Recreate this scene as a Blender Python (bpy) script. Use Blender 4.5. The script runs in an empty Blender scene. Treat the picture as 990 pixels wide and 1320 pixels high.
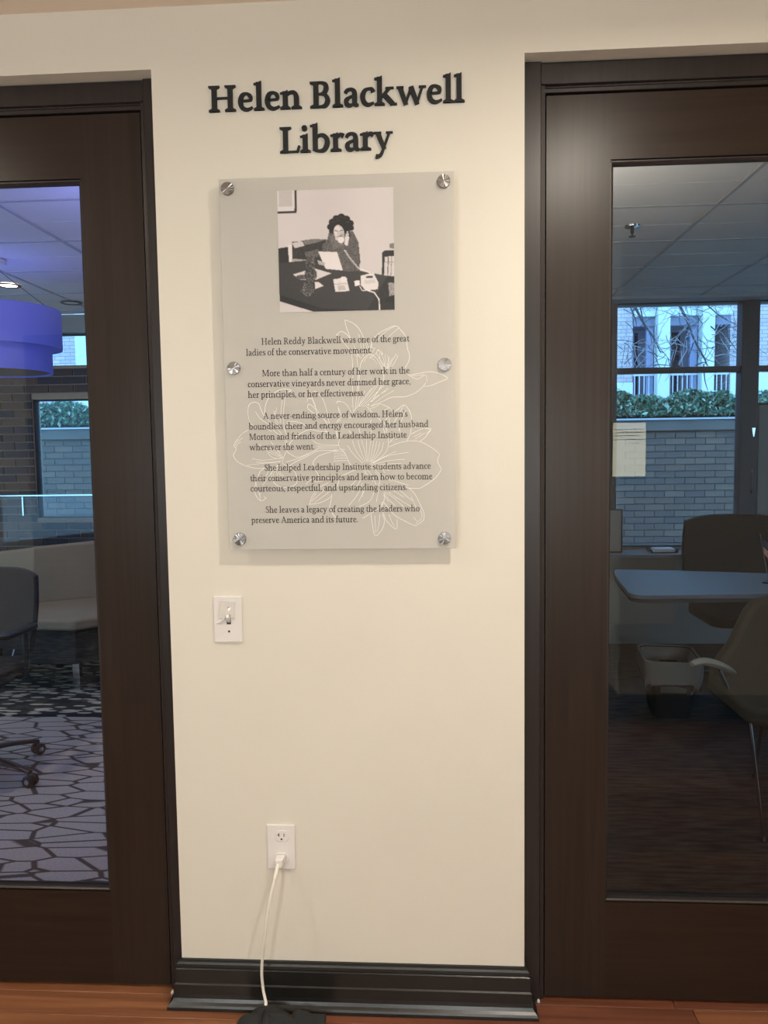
import bpy, bmesh, math, random
import numpy as np
from mathutils import Vector, Matrix

# ------------------------------------------------------------------ camera, sky, lights, exposure
sc = bpy.context.scene
C = sc.collection
PI = math.pi

def R(d): return math.radians(d)

cam = bpy.data.cameras.new('camera')
cam.sensor_fit = 'HORIZONTAL'; cam.sensor_width = 36.0; cam.lens = 991.16 / 990 * 36.0
cam.clip_start = 0.02; cam.clip_end = 200
cam_o = bpy.data.objects.new('camera', cam); C.objects.link(cam_o)
yaw, pitch, roll = 0.0598432, -0.0754085, -0.0135023
fw = Vector((-math.sin(yaw) * math.cos(pitch), math.cos(yaw) * math.cos(pitch), math.sin(pitch)))
r0 = Vector((math.cos(yaw), math.sin(yaw), 0)); u0 = r0.cross(fw)
rv = math.cos(roll) * r0 + math.sin(roll) * u0; uv = -math.sin(roll) * r0 + math.cos(roll) * u0
m = Matrix((rv, uv, -fw)).transposed().to_4x4()
m.translation = Vector((0, -1.82365, 1.385))
cam_o.matrix_world = m
sc.camera = cam_o
sc.view_settings.view_transform = 'Standard'
sc.view_settings.look = 'None'
sc.view_settings.exposure = 0.0
sc.view_settings.gamma = 1.0
sc.view_settings.use_curve_mapping = False
try:
    sc.cycles.use_denoising = True
    sc.cycles.max_bounces = 10
    sc.cycles.transparent_max_bounces = 16
    sc.cycles.sample_clamp_indirect = 4.0
except Exception:
    pass

world = bpy.data.worlds.new('overcast_sky'); sc.world = world
world.use_nodes = True
nt = world.node_tree; nt.nodes.clear()
wo = nt.nodes.new('ShaderNodeOutputWorld'); wb = nt.nodes.new('ShaderNodeBackground')
tc = nt.nodes.new('ShaderNodeTexCoord'); sx = nt.nodes.new('ShaderNodeSeparateXYZ'); cr = nt.nodes.new('ShaderNodeValToRGB')
cr.color_ramp.elements[0].position = 0.0; cr.color_ramp.elements[0].color = (0.36, 0.72, 1.05, 1)
cr.color_ramp.elements[1].position = 0.7; cr.color_ramp.elements[1].color = (0.30, 0.66, 1.10, 1)
nt.links.new(tc.outputs['Generated'], sx.inputs[0]); nt.links.new(sx.outputs['Z'], cr.inputs[0])
nt.links.new(cr.outputs[0], wb.inputs[0]); wb.inputs[1].default_value = 3.4
nt.links.new(wb.outputs[0], wo.inputs[0])

LAMP_W = 10.0            # each corridor downlight
CEIL = 2.42
DOWNLIGHTS = [(-1.75, -0.85, 1.1), (0.50, -0.93, 1.75), (2.05, -0.85, 0.9)]
FILL_GLOBES = [(-1.15, -2.9), (0.25, -2.9), (-1.15, -3.8), (0.25, -3.8)]     # fill globes added in the lounge, out of view
ROOM_LAMPS = []          # filled by the left room's fittings

def area_lamp(name, loc, size, watt, col, rot=(0, 0, 0), spread=180):
    L = bpy.data.lights.new(name, 'AREA'); L.shape = 'DISK'; L.size = size; L.energy = watt; L.color = col
    L.spread = R(spread)
    o = bpy.data.objects.new(name, L); C.objects.link(o); o.location = loc; o.rotation_euler = rot
    return o
for (lx, ly, k) in DOWNLIGHTS:
    area_lamp('downlight_lamp', (lx, ly, CEIL - 0.012), 0.08, LAMP_W * k, (1.0, 0.90, 0.76), spread=172)
for (lx, ly) in FILL_GLOBES:
    L = bpy.data.lights.new('globe_lamp', 'POINT'); L.energy = 34.0; L.color = (0.93, 0.99, 1.0); L.shadow_soft_size = .13
    o = bpy.data.objects.new('globe_lamp', L); C.objects.link(o); o.location = (lx, ly, 1.38)
# left room: cool LED in the drum pendant shining up on the ceiling and down, a recessed downlight, and added fill lamps
area_lamp('pendant_lamp', (-2.26, 2.15, 2.00), 0.48, 1.0, (0.25, 0.30, 1.0), (PI, 0, 0))
area_lamp('pendant_lamp', (-2.26, 2.15, 1.835), 0.36, 1.6, (0.95, 0.85, 0.95))
area_lamp('uplight_lamp', (-0.62, 0.75, 1.74), 0.24, 24.0, (0.31, 0.34, 1.0), (PI, 0, 0))  # added uplight hidden from view, turns the left room ceiling violet
area_lamp('uplight_lamp', (0.10, 0.75, 1.74), 0.24, 13.0, (1.0, 0.90, 0.74), (PI, 0, 0))  # added uplight hidden from view, warms the right room ceiling
area_lamp('downlight_lamp', (-2.1, 0.75, CEIL - 0.012), 0.12, 9.0, (1.0, 0.86, 0.70))  # added out of view to lift the carpet inside the left door
area_lamp('downlight_lamp', (-2.50, 2.72, CEIL - 0.012), 0.12, 5.0, (1.0, 0.86, 0.70))

# ------------------------------------------------------------------ helpers
def hexc(r, g, b):
    f = lambda c: (c / 255) / 12.92 if c / 255 <= .04045 else ((c / 255 + .055) / 1.055) ** 2.4
    return (f(r), f(g), f(b), 1)

MATS = {}
def mat(name, col, rough=.6, metal=0, noise=0, nscale=8, stretch=(1, 1, 1), bump=0, bscale=60, spec=.5, emit=None, coat=0, coord='Object', alt=None):
    m = bpy.data.materials.new(name); m.use_nodes = True
    nt = m.node_tree; b = nt.nodes['Principled BSDF']
    b.inputs['Base Color'].default_value = col
    b.inputs['Roughness'].default_value = rough
    b.inputs['Metallic'].default_value = metal
    b.inputs['Specular IOR Level'].default_value = spec
    if coat: b.inputs['Coat Weight'].default_value = coat; b.inputs['Coat Roughness'].default_value = .12
    if noise or bump or alt:
        t = nt.nodes.new('ShaderNodeTexCoord'); mp = nt.nodes.new('ShaderNodeMapping'); mp.inputs['Scale'].default_value = stretch
        nt.links.new(t.outputs[coord], mp.inputs[0])
        n = nt.nodes.new('ShaderNodeTexNoise'); n.inputs['Scale'].default_value = nscale; n.inputs['Detail'].default_value = 5
        nt.links.new(mp.outputs[0], n.inputs[0])
        if noise or alt:
            r = nt.nodes.new('ShaderNodeValToRGB')
            k0 = 1 - noise; k1 = 1 + noise
            a2 = alt or tuple(c * k1 for c in col[:3]) + (1,)
            r.color_ramp.elements[0].position = .32; r.color_ramp.elements[0].color = tuple(c * k0 for c in col[:3]) + (1,)
            r.color_ramp.elements[1].position = .68; r.color_ramp.elements[1].color = a2
            nt.links.new(n.outputs[0], r.inputs[0]); nt.links.new(r.outputs[0], b.inputs['Base Color'])
        if bump:
            n2 = nt.nodes.new('ShaderNodeTexNoise'); n2.inputs['Scale'].default_value = bscale; n2.inputs['Detail'].default_value = 3
            nt.links.new(mp.outputs[0], n2.inputs[0])
            bp = nt.nodes.new('ShaderNodeBump'); bp.inputs['Strength'].default_value = bump; bp.inputs['Distance'].default_value = .002
            nt.links.new(n2.outputs[0], bp.inputs['Height']); nt.links.new(bp.outputs[0], b.inputs['Normal'])
    if emit:
        b.inputs['Emission Color'].default_value = emit[0]; b.inputs['Emission Strength'].default_value = emit[1]
    MATS[name] = m
    return m

class MB:
    def __init__(s): s.v = []; s.f = []; s.mi = []; s.smooth = False
    def add(s, vs, fs, mi=0):
        n = len(s.v); s.v += [tuple(p) for p in vs]; s.f += [tuple(i + n for i in f) for f in fs]; s.mi += [mi] * len(fs); return s
    def box(s, x0, x1, y0, y1, z0, z1, mi=0):
        v = [(x0, y0, z0), (x1, y0, z0), (x1, y1, z0), (x0, y1, z0), (x0, y0, z1), (x1, y0, z1), (x1, y1, z1), (x0, y1, z1)]
        return s.add(v, [(0, 3, 2, 1), (4, 5, 6, 7), (0, 1, 5, 4), (1, 2, 6, 5), (2, 3, 7, 6), (3, 0, 4, 7)], mi)
    def prism(s, pts, z0, z1, axis='z', mi=0):
        """pts: 2-D outline, extruded along axis"""
        n = len(pts)
        def P(a, b, c): return {'z': (a, b, c), 'y': (a, c, b), 'x': (c, a, b)}[axis]
        v = [P(a, b, z0) for a, b in pts] + [P(a, b, z1) for a, b in pts]
        f = [tuple(range(n)), tuple(range(2 * n - 1, n - 1, -1))] + [(i, n + i, n + (i + 1) % n, (i + 1) % n) for i in range(n)]
        return s.add(v, f, mi)
    def lathe(s, prof, c=(0, 0, 0), axis='z', n=32, mi=0, cap=True):
        vs = []
        for r, h in prof:
            for k in range(n):
                a = 2 * PI * k / n; x, y = r * math.cos(a), r * math.sin(a)
                p = {'z': (x, y, h), 'y': (x, h, y), 'x': (h, x, y)}[axis]
                vs.append((p[0] + c[0], p[1] + c[1], p[2] + c[2]))
        fs = []
        for j in range(len(prof) - 1):
            for k in range(n):
                k2 = (k + 1) % n
                fs.append((j * n + k, j * n + k2, (j + 1) * n + k2, (j + 1) * n + k))
        if cap:
            if prof[0][0] > 1e-6: fs.append(tuple(range(n - 1, -1, -1)))
            if prof[-1][0] > 1e-6: fs.append(tuple((len(prof) - 1) * n + k for k in range(n)))
        return s.add(vs, fs, mi)
    def tube(s, pts, r, n=8, mi=0, flat=1.0):
        pts = [Vector(p) for p in pts]; vs = []; m = len(pts)
        rs = r if isinstance(r, (list, tuple)) else [r] * m
        prev = None
        for i, p in enumerate(pts):
            t = (pts[min(i + 1, m - 1)] - pts[max(i - 1, 0)]).normalized()
            if prev is None:
                a = Vector((0, 0, 1)) if abs(t.z) < .9 else Vector((1, 0, 0))
                prev = t.cross(a).normalized()
            u = (prev - t * prev.dot(t)).normalized(); w = t.cross(u); prev = u
            for k in range(n):
                a = 2 * PI * k / n
                vs.append(p + (u * math.cos(a) + w * math.sin(a) * flat) * rs[i])
        fs = [(j * n + k, j * n + (k + 1) % n, (j + 1) * n + (k + 1) % n, (j + 1) * n + k) for j in range(m - 1) for k in range(n)]
        fs += [tuple(range(n - 1, -1, -1)), tuple((m - 1) * n + k for k in range(n))]
        return s.add(vs, fs, mi)
    def build(s, name, mats, parent=None, bevel=0, seg=2, smooth=False, at=None, sub=0):
        me = bpy.data.meshes.new(name); me.from_pydata(s.v, [], s.f)
        if not isinstance(mats, (list, tuple)): mats = [mats]
        for mm in mats: me.materials.append(mm)
        if len(mats) > 1: me.polygons.foreach_set('material_index', s.mi)
        bm = bmesh.new(); bm.from_mesh(me); bmesh.ops.recalc_face_normals(bm, faces=bm.faces); bm.to_mesh(me); bm.free()
        o = bpy.data.objects.new(name, me); C.objects.link(o)
        if at is not None:
            me.transform(Matrix.Translation(-Vector(at))); o.location = at
        if parent is not None:
            o.parent = parent
            if at is not None: pass
            o.location = Vector(o.location) - Vector(parent.get('_o', (0, 0, 0)))
        if bevel:
            b = o.modifiers.new('bevel', 'BEVEL'); b.width = bevel; b.segments = seg; b.limit_method = 'ANGLE'; b.angle_limit = R(40)
        if sub:
            b = o.modifiers.new('sub', 'SUBSURF'); b.levels = sub; b.render_levels = sub
        if smooth or bevel or sub:
            for p in me.polygons: p.use_smooth = True
            if not sub:
                try:
                    me.set_sharp_from_angle(angle=R(38))
                except Exception: pass
        return o

def tag(o, label=None, cat=None, group=None, kind=None):
    if label: o['label'] = label
    if cat: o['category'] = cat
    if group: o['group'] = group
    if kind: o['kind'] = kind
    return o

ORG = {}
def thing(name, label, cat, loc=(0, 0, 0), group=None, rz=0):
    o = bpy.data.objects.new(name, None); C.objects.link(o); o.location = loc; o.rotation_euler = (0, 0, rz); o.empty_display_size = .05
    return tag(o, label, cat, group)

def part(mb, name, mats, parent, **k):
    """mesh built in the parent's local space"""
    return mb.build(name, mats, parent, **k)

def wpart(mb, name, mats, parent, **k):
    """mesh written in world space, hung under a parent that stands at its own location"""
    o = mb.build(name, mats, parent, **k)
    off = Vector(parent.location)
    q = parent.parent
    while q: off += q.location; q = q.parent
    o.data.transform(Matrix.Translation(-off))
    return o

def copy_tree(o, parent=None):
    c = o.copy(); C.objects.link(c)
    if parent: c.parent = parent
    for ch in o.children: copy_tree(ch, c)
    return c

def catmull(P, n=6):
    if len(P) < 3: return [tuple(p) for p in P]
    P = [tuple(p) for p in P]; Q = [tuple(2 * a - b for a, b in zip(P[0], P[1]))] + P + [tuple(2 * a - b for a, b in zip(P[-1], P[-2]))]
    out = []
    for i in range(1, len(Q) - 2):
        for k in range(n):
            t = k / n
            out.append(tuple(.5 * (2 * b + (c - a) * t + (2 * a - 5 * b + 4 * c - d) * t * t + (3 * b - a - 3 * c + d) * t ** 3) for a, b, c, d in zip(Q[i - 1], Q[i], Q[i + 1], Q[i + 2])))
    out.append(P[-1]); return out

# ------------------------------------------------------------------ materials
wall_m = mat('wall_paint', hexc(225, 219, 206), .75, noise=.015, nscale=3, bump=.12, bscale=260)
ceil_m = mat('ceiling_paint', hexc(240, 222, 204), .85)
roomwall_m = mat('room_wall_paint', hexc(150, 152, 150), .8)
roomceil_m = mat('acoustic_tile', hexc(222, 222, 224), .9, bump=.25, bscale=320)
grid_m = mat('ceiling_grid_metal', hexc(176, 178, 184), .5)
black_m = mat('letter_black', hexc(17, 19, 21), .6)
print_m = mat('print_ink', hexc(34, 27, 30), .7)
etch_m = mat('white_line_print', hexc(250, 248, 240), .6)
white_m = mat('white_plastic', hexc(232, 228, 224), .22, coat=.3)
cord_m = mat('white_cord', hexc(240, 236, 224), .35)
dark_m = mat('slot_dark', hexc(50, 44, 42), .6)
base_m = mat('dark_trim_paint', hexc(30, 29, 27), .30, noise=.12, nscale=6, bump=.3, bscale=22)
fabric_m = mat('black_fabric', hexc(40, 42, 43), .95, bump=.5, bscale=700)
steel_m = mat('window_aluminium', hexc(62, 66, 76), .4, metal=.4)
chrome_m = mat('chrome', hexc(210, 210, 212), .15, metal=1)
blackpl_m = mat('black_plastic', hexc(30, 30, 32), .35)
charcoal_m = mat('charcoal_upholstery', hexc(34, 34, 35), .9)
sofa_m = mat('beige_upholstery', hexc(128, 116, 96), .85, noise=.05, nscale=5)
sofad_m = mat('sofa_seam', hexc(130, 118, 100), .9)
tubm_m = mat('greige_upholstery', hexc(62, 57, 48), .85)
table_m = mat('grey_laminate', hexc(100, 108, 122), .38)
tabedge_m = mat('table_edge', hexc(60, 62, 66), .5)
trim_m = mat('white_painted_metal', hexc(226, 222, 214), .5)
globe_m = glass_shell = None
lens_m = mat('lamp_lens', hexc(255, 240, 215), .5, emit=((1, .86, .66, 1), 9))
def opal():
    m = bpy.data.materials.new('opal_glass'); m.use_nodes = True; nt = m.node_tree; nt.nodes.clear()
    o = nt.nodes.new('ShaderNodeOutputMaterial'); mx = nt.nodes.new('ShaderNodeAddShader'); tr = nt.nodes.new('ShaderNodeBsdfTransparent'); em = nt.nodes.new('ShaderNodeEmission'); em.inputs[0].default_value = (1, .93, .82, 1); em.inputs[1].default_value = 1.2
    nt.links.new(tr.outputs[0], mx.inputs[0]); nt.links.new(em.outputs[0], mx.inputs[1]); nt.links.new(mx.outputs[0], o.inputs[0]); return m
globe_m = opal()
concrete_m = mat('concrete_coping', hexc(92, 90, 88), .9, noise=.12, nscale=5)
mortar_m = mat('mortar', hexc(84, 78, 74), .95)
mortar2_m = mat('light_mortar', hexc(150, 138, 122), .95)
bark_m = mat('twig_bark', hexc(58, 62, 72), .9)
twig_m = mat('pale_twig', hexc(150, 150, 158), .9)
ground_m = mat('outdoor_paving', hexc(196, 192, 184), .95, noise=.1)
fix_m = mat('window_frame_dark', hexc(52, 54, 62), .45)

def wood(name, c0, c1, rough, axis, scale=1.0, coat=0.0, spec=.5):
    m = bpy.data.materials.new(name); m.use_nodes = True; nt = m.node_tree; b = nt.nodes['Principled BSDF']
    t = nt.nodes.new('ShaderNodeTexCoord'); mp = nt.nodes.new('ShaderNodeMapping')
    st = {'x': (1.2, 26, 26), 'z': (34, 34, .9)}[axis]
    mp.inputs['Scale'].default_value = tuple(a * scale for a in st)
    nt.links.new(t.outputs['Object'], mp.inputs[0])
    oi = nt.nodes.new('ShaderNodeObjectInfo')
    ad = nt.nodes.new('ShaderNodeVectorMath'); ad.operation = 'ADD'
    sc_ = nt.nodes.new('ShaderNodeVectorMath'); sc_.operation = 'SCALE'; sc_.inputs['Scale'].default_value = 37.0
    cx = nt.nodes.new('ShaderNodeCombineXYZ')
    for i in range(3): nt.links.new(oi.outputs['Random'], cx.inputs[i])
    nt.links.new(cx.outputs[0], sc_.inputs[0]); nt.links.new(mp.outputs[0], ad.inputs[0]); nt.links.new(sc_.outputs[0], ad.inputs[1])
    n = nt.nodes.new('ShaderNodeTexNoise'); n.inputs['Scale'].default_value = 1.6; n.inputs['Detail'].default_value = 6; n.inputs['Distortion'].default_value = 1.2
    nt.links.new(ad.outputs[0], n.inputs[0])
    r = nt.nodes.new('ShaderNodeValToRGB'); r.color_ramp.elements[0].position = .3; r.color_ramp.elements[0].color = c0
    r.color_ramp.elements[1].position = .72; r.color_ramp.elements[1].color = c1
    nt.links.new(n.outputs[0], r.inputs[0]); nt.links.new(r.outputs[0], b.inputs['Base Color'])
    b.inputs['Roughness'].default_value = rough; b.inputs['Coat Weight'].default_value = coat; b.inputs['Coat Roughness'].default_value = .25
    b.inputs['Specular IOR Level'].default_value = spec
    return m
doorv_m = wood('door_wood_vertical', hexc(38, 29, 24), hexc(50, 39, 33), .33, 'z', spec=.30)
doorh_m = wood('door_wood_horizontal', hexc(38, 28, 22), hexc(48, 36, 29), .33, 'x', spec=.30)
jamb_m = wood('jamb_wood', hexc(38, 32, 31), hexc(48, 41, 39), .36, 'z', spec=.4)
floor_m = wood('floor_wood', hexc(120, 66, 38), hexc(176, 112, 72), .3, 'x', .55, coat=.15)
planks_m = [wood('floor_wood_a', hexc(96, 56, 38), hexc(150, 98, 68), .3, 'x', .5, coat=.15), wood('floor_wood_b', hexc(112, 68, 44), hexc(164, 110, 76), .3, 'x', .5, coat=.15), wood('floor_wood_c', hexc(90, 52, 38), hexc(134, 82, 60), .3, 'x', .5, coat=.15)]

def glass(name, tint=(.93, .95, .95), ior=1.5, gain=1.0):
    m = bpy.data.materials.new(name); m.use_nodes = True; nt = m.node_tree; nt.nodes.clear()
    o = nt.nodes.new('ShaderNodeOutputMaterial'); mx = nt.nodes.new('ShaderNodeMixShader'); fr = nt.nodes.new('ShaderNodeFresnel'); fr.inputs[0].default_value = ior
    tr = nt.nodes.new('ShaderNodeBsdfTransparent'); tr.inputs[0].default_value = tint + (1,)
    gl = nt.nodes.new('ShaderNodeBsdfGlossy'); gl.inputs['Roughness'].default_value = 0.0; gl.inputs[0].default_value = (gain, gain, gain, 1)
    nt.links.new(fr.outputs[0], mx.inputs[0]); nt.links.new(tr.outputs[0], mx.inputs[1]); nt.links.new(gl.outputs[0], mx.inputs[2]); nt.links.new(mx.outputs[0], o.inputs[0])
    return m
doorglass_m = glass('door_glass', (.97, .98, .99), 1.34)
winglass_m = glass('window_glass', (.93, .96, .99), 1.25)

def frosted():
    m = bpy.data.materials.new('frosted_acrylic'); m.use_nodes = True; nt = m.node_tree; nt.nodes.clear()
    o = nt.nodes.new('ShaderNodeOutputMaterial'); mx = nt.nodes.new('ShaderNodeMixShader'); mx.inputs[0].default_value = .70
    tr = nt.nodes.new('ShaderNodeBsdfTransparent'); tr.inputs[0].default_value = (.93, .93, .92, 1)
    p = nt.nodes.new('ShaderNodeBsdfPrincipled'); p.inputs['Base Color'].default_value = hexc(212, 208, 200); p.inputs['Roughness'].default_value = .5
    nt.links.new(tr.outputs[0], mx.inputs[1]); nt.links.new(p.outputs[0], mx.inputs[2]); nt.links.new(mx.outputs[0], o.inputs[0])
    return m
frost_m = frosted()

def brushed():
    m = bpy.data.materials.new('brushed_steel_cap'); m.use_nodes = True; nt = m.node_tree; b = nt.nodes['Principled BSDF']
    b.inputs['Base Color'].default_value = hexc(150, 145, 142); b.inputs['Metallic'].default_value = 1; b.inputs['Roughness'].default_value = .30
    b.inputs['Anisotropic'].default_value = .5
    t = nt.nodes.new('ShaderNodeTangent'); t.direction_type = 'RADIAL'; t.axis = 'Y'
    nt.links.new(t.outputs[0], b.inputs['Tangent'])
    return m
brush_m = brushed()

def carpet(name, kind):
    m = bpy.data.materials.new(name); m.use_nodes = True; nt = m.node_tree; b = nt.nodes['Principled BSDF']; b.inputs['Roughness'].default_value = .95
    t = nt.nodes.new('ShaderNodeTexCoord'); mp = nt.nodes.new('ShaderNodeMapping'); nt.links.new(t.outputs['Object'], mp.inputs[0])
    r = nt.nodes.new('ShaderNodeValToRGB')
    n = nt.nodes.new('ShaderNodeTexNoise'); n.inputs['Scale'].default_value = 120
    nt.links.new(t.outputs['Object'], n.inputs[0])
    if kind == 'crackle':
        mp.inputs['Rotation'].default_value = (0, 0, R(-28)); mp.inputs['Scale'].default_value = (5.2, 14.5, 1)
        v = nt.nodes.new('ShaderNodeTexVoronoi'); v.feature = 'DISTANCE_TO_EDGE'; v.inputs['Scale'].default_value = 1.0; v.inputs['Randomness'].default_value = .8
        nt.links.new(mp.outputs[0], v.inputs[0]); nt.links.new(v.outputs['Distance'], r.inputs[0])
        r.color_ramp.elements[0].position = .035; r.color_ramp.elements[0].color = hexc(78, 72, 64)
        r.color_ramp.elements[1].position = .07; r.color_ramp.elements[1].color = hexc(186, 180, 172)
    elif kind == 'woven':
        mp.inputs['Scale'].default_value = (5, 38, 1)
        v = nt.nodes.new('ShaderNodeTexNoise'); v.inputs['Scale'].default_value = 1.5; v.inputs['Detail'].default_value = 6
        nt.links.new(mp.outputs[0], v.inputs[0]); nt.links.new(v.outputs[0], r.inputs[0])
        r.color_ramp.elements[0].position = .35; r.color_ramp.elements[0].color = hexc(34, 33, 33)
        r.color_ramp.elements[1].position = .7; r.color_ramp.elements[1].color = hexc(84, 78, 72)
    else:
        mp.inputs['Rotation'].default_value = (0, 0, R(30)); mp.inputs['Scale'].default_value = (7, 22, 1)
        v = nt.nodes.new('ShaderNodeTexVoronoi'); v.inputs['Scale'].default_value = 1.4
        nt.links.new(mp.outputs[0], v.inputs[0]); nt.links.new(v.outputs['Distance'], r.inputs[0])
        r.color_ramp.elements[0].position = .38; r.color_ramp.elements[0].color = hexc(196, 190, 172)
        r.color_ramp.elements[1].position = .46; r.color_ramp.elements[1].color = hexc(40, 42, 44)
    mx = nt.nodes.new('ShaderNodeMixRGB'); mx.blend_type = 'MULTIPLY'; mx.inputs[0].default_value = .45
    nt.links.new(r.outputs[0], mx.inputs[1]); nt.links.new(n.outputs[0], mx.inputs[2]); nt.links.new(mx.outputs[0], b.inputs['Base Color'])
    bp = nt.nodes.new('ShaderNodeBump'); bp.inputs['Strength'].default_value = .4; bp.inputs['Distance'].default_value = .003
    nt.links.new(n.outputs[0], bp.inputs['Height']); nt.links.new(bp.outputs[0], b.inputs['Normal'])
    return m
crackle_m = carpet('crackle_carpet', 'crackle'); woven_m = carpet('woven_carpet', 'woven'); rug_m = carpet('shaggy_rug', 'rug')

def brickmat(name, c1, c2, mo, bw, rh):
    """far facade brickwork, too small to pick apart"""
    m = bpy.data.materials.new(name); m.use_nodes = True; nt = m.node_tree; b = nt.nodes['Principled BSDF']; b.inputs['Roughness'].default_value = .9
    t = nt.nodes.new('ShaderNodeTexCoord'); mp = nt.nodes.new('ShaderNodeMapping'); mp.inputs['Rotation'].default_value = (R(90), 0, 0)
    nt.links.new(t.outputs['Object'], mp.inputs[0])
    k = nt.nodes.new('ShaderNodeTexBrick'); k.inputs['Scale'].default_value = 1; k.inputs['Brick Width'].default_value = bw; k.inputs['Row Height'].default_value = rh
    k.inputs['Mortar Size'].default_value = rh * .09; k.inputs['Color1'].default_value = c1; k.inputs['Color2'].default_value = c2; k.inputs['Mortar'].default_value = mo
    sp = nt.nodes.new('ShaderNodeSeparateXYZ'); cb = nt.nodes.new('ShaderNodeCombineXYZ')
    nt.links.new(t.outputs['Object'], sp.inputs[0]); nt.links.new(sp.outputs['X'], cb.inputs['X']); nt.links.new(sp.outputs['Z'], cb.inputs['Y'])
    nt.links.new(cb.outputs[0], k.inputs['Vector']); nt.links.new(k.outputs['Color'], b.inputs['Base Color'])
    return m
loungebrick_m = brickmat('lounge_brick', hexc(56, 40, 34), hexc(42, 32, 30), hexc(112, 100, 86), .2, .0677)
farbrick_m = brickmat('far_pale_brick', hexc(196, 186, 190), hexc(178, 168, 176), hexc(140, 132, 140), .2, .0677)

def vcol_mat(name, rough=.6):
    m = bpy.data.materials.new(name); m.use_nodes = True; nt = m.node_tree; b = nt.nodes['Principled BSDF']
    a = nt.nodes.new('ShaderNodeAttribute'); a.attribute_name = 'Col'; nt.links.new(a.outputs['Color'], b.inputs['Base Color']); b.inputs['Roughness'].default_value = rough
    return m

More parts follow.
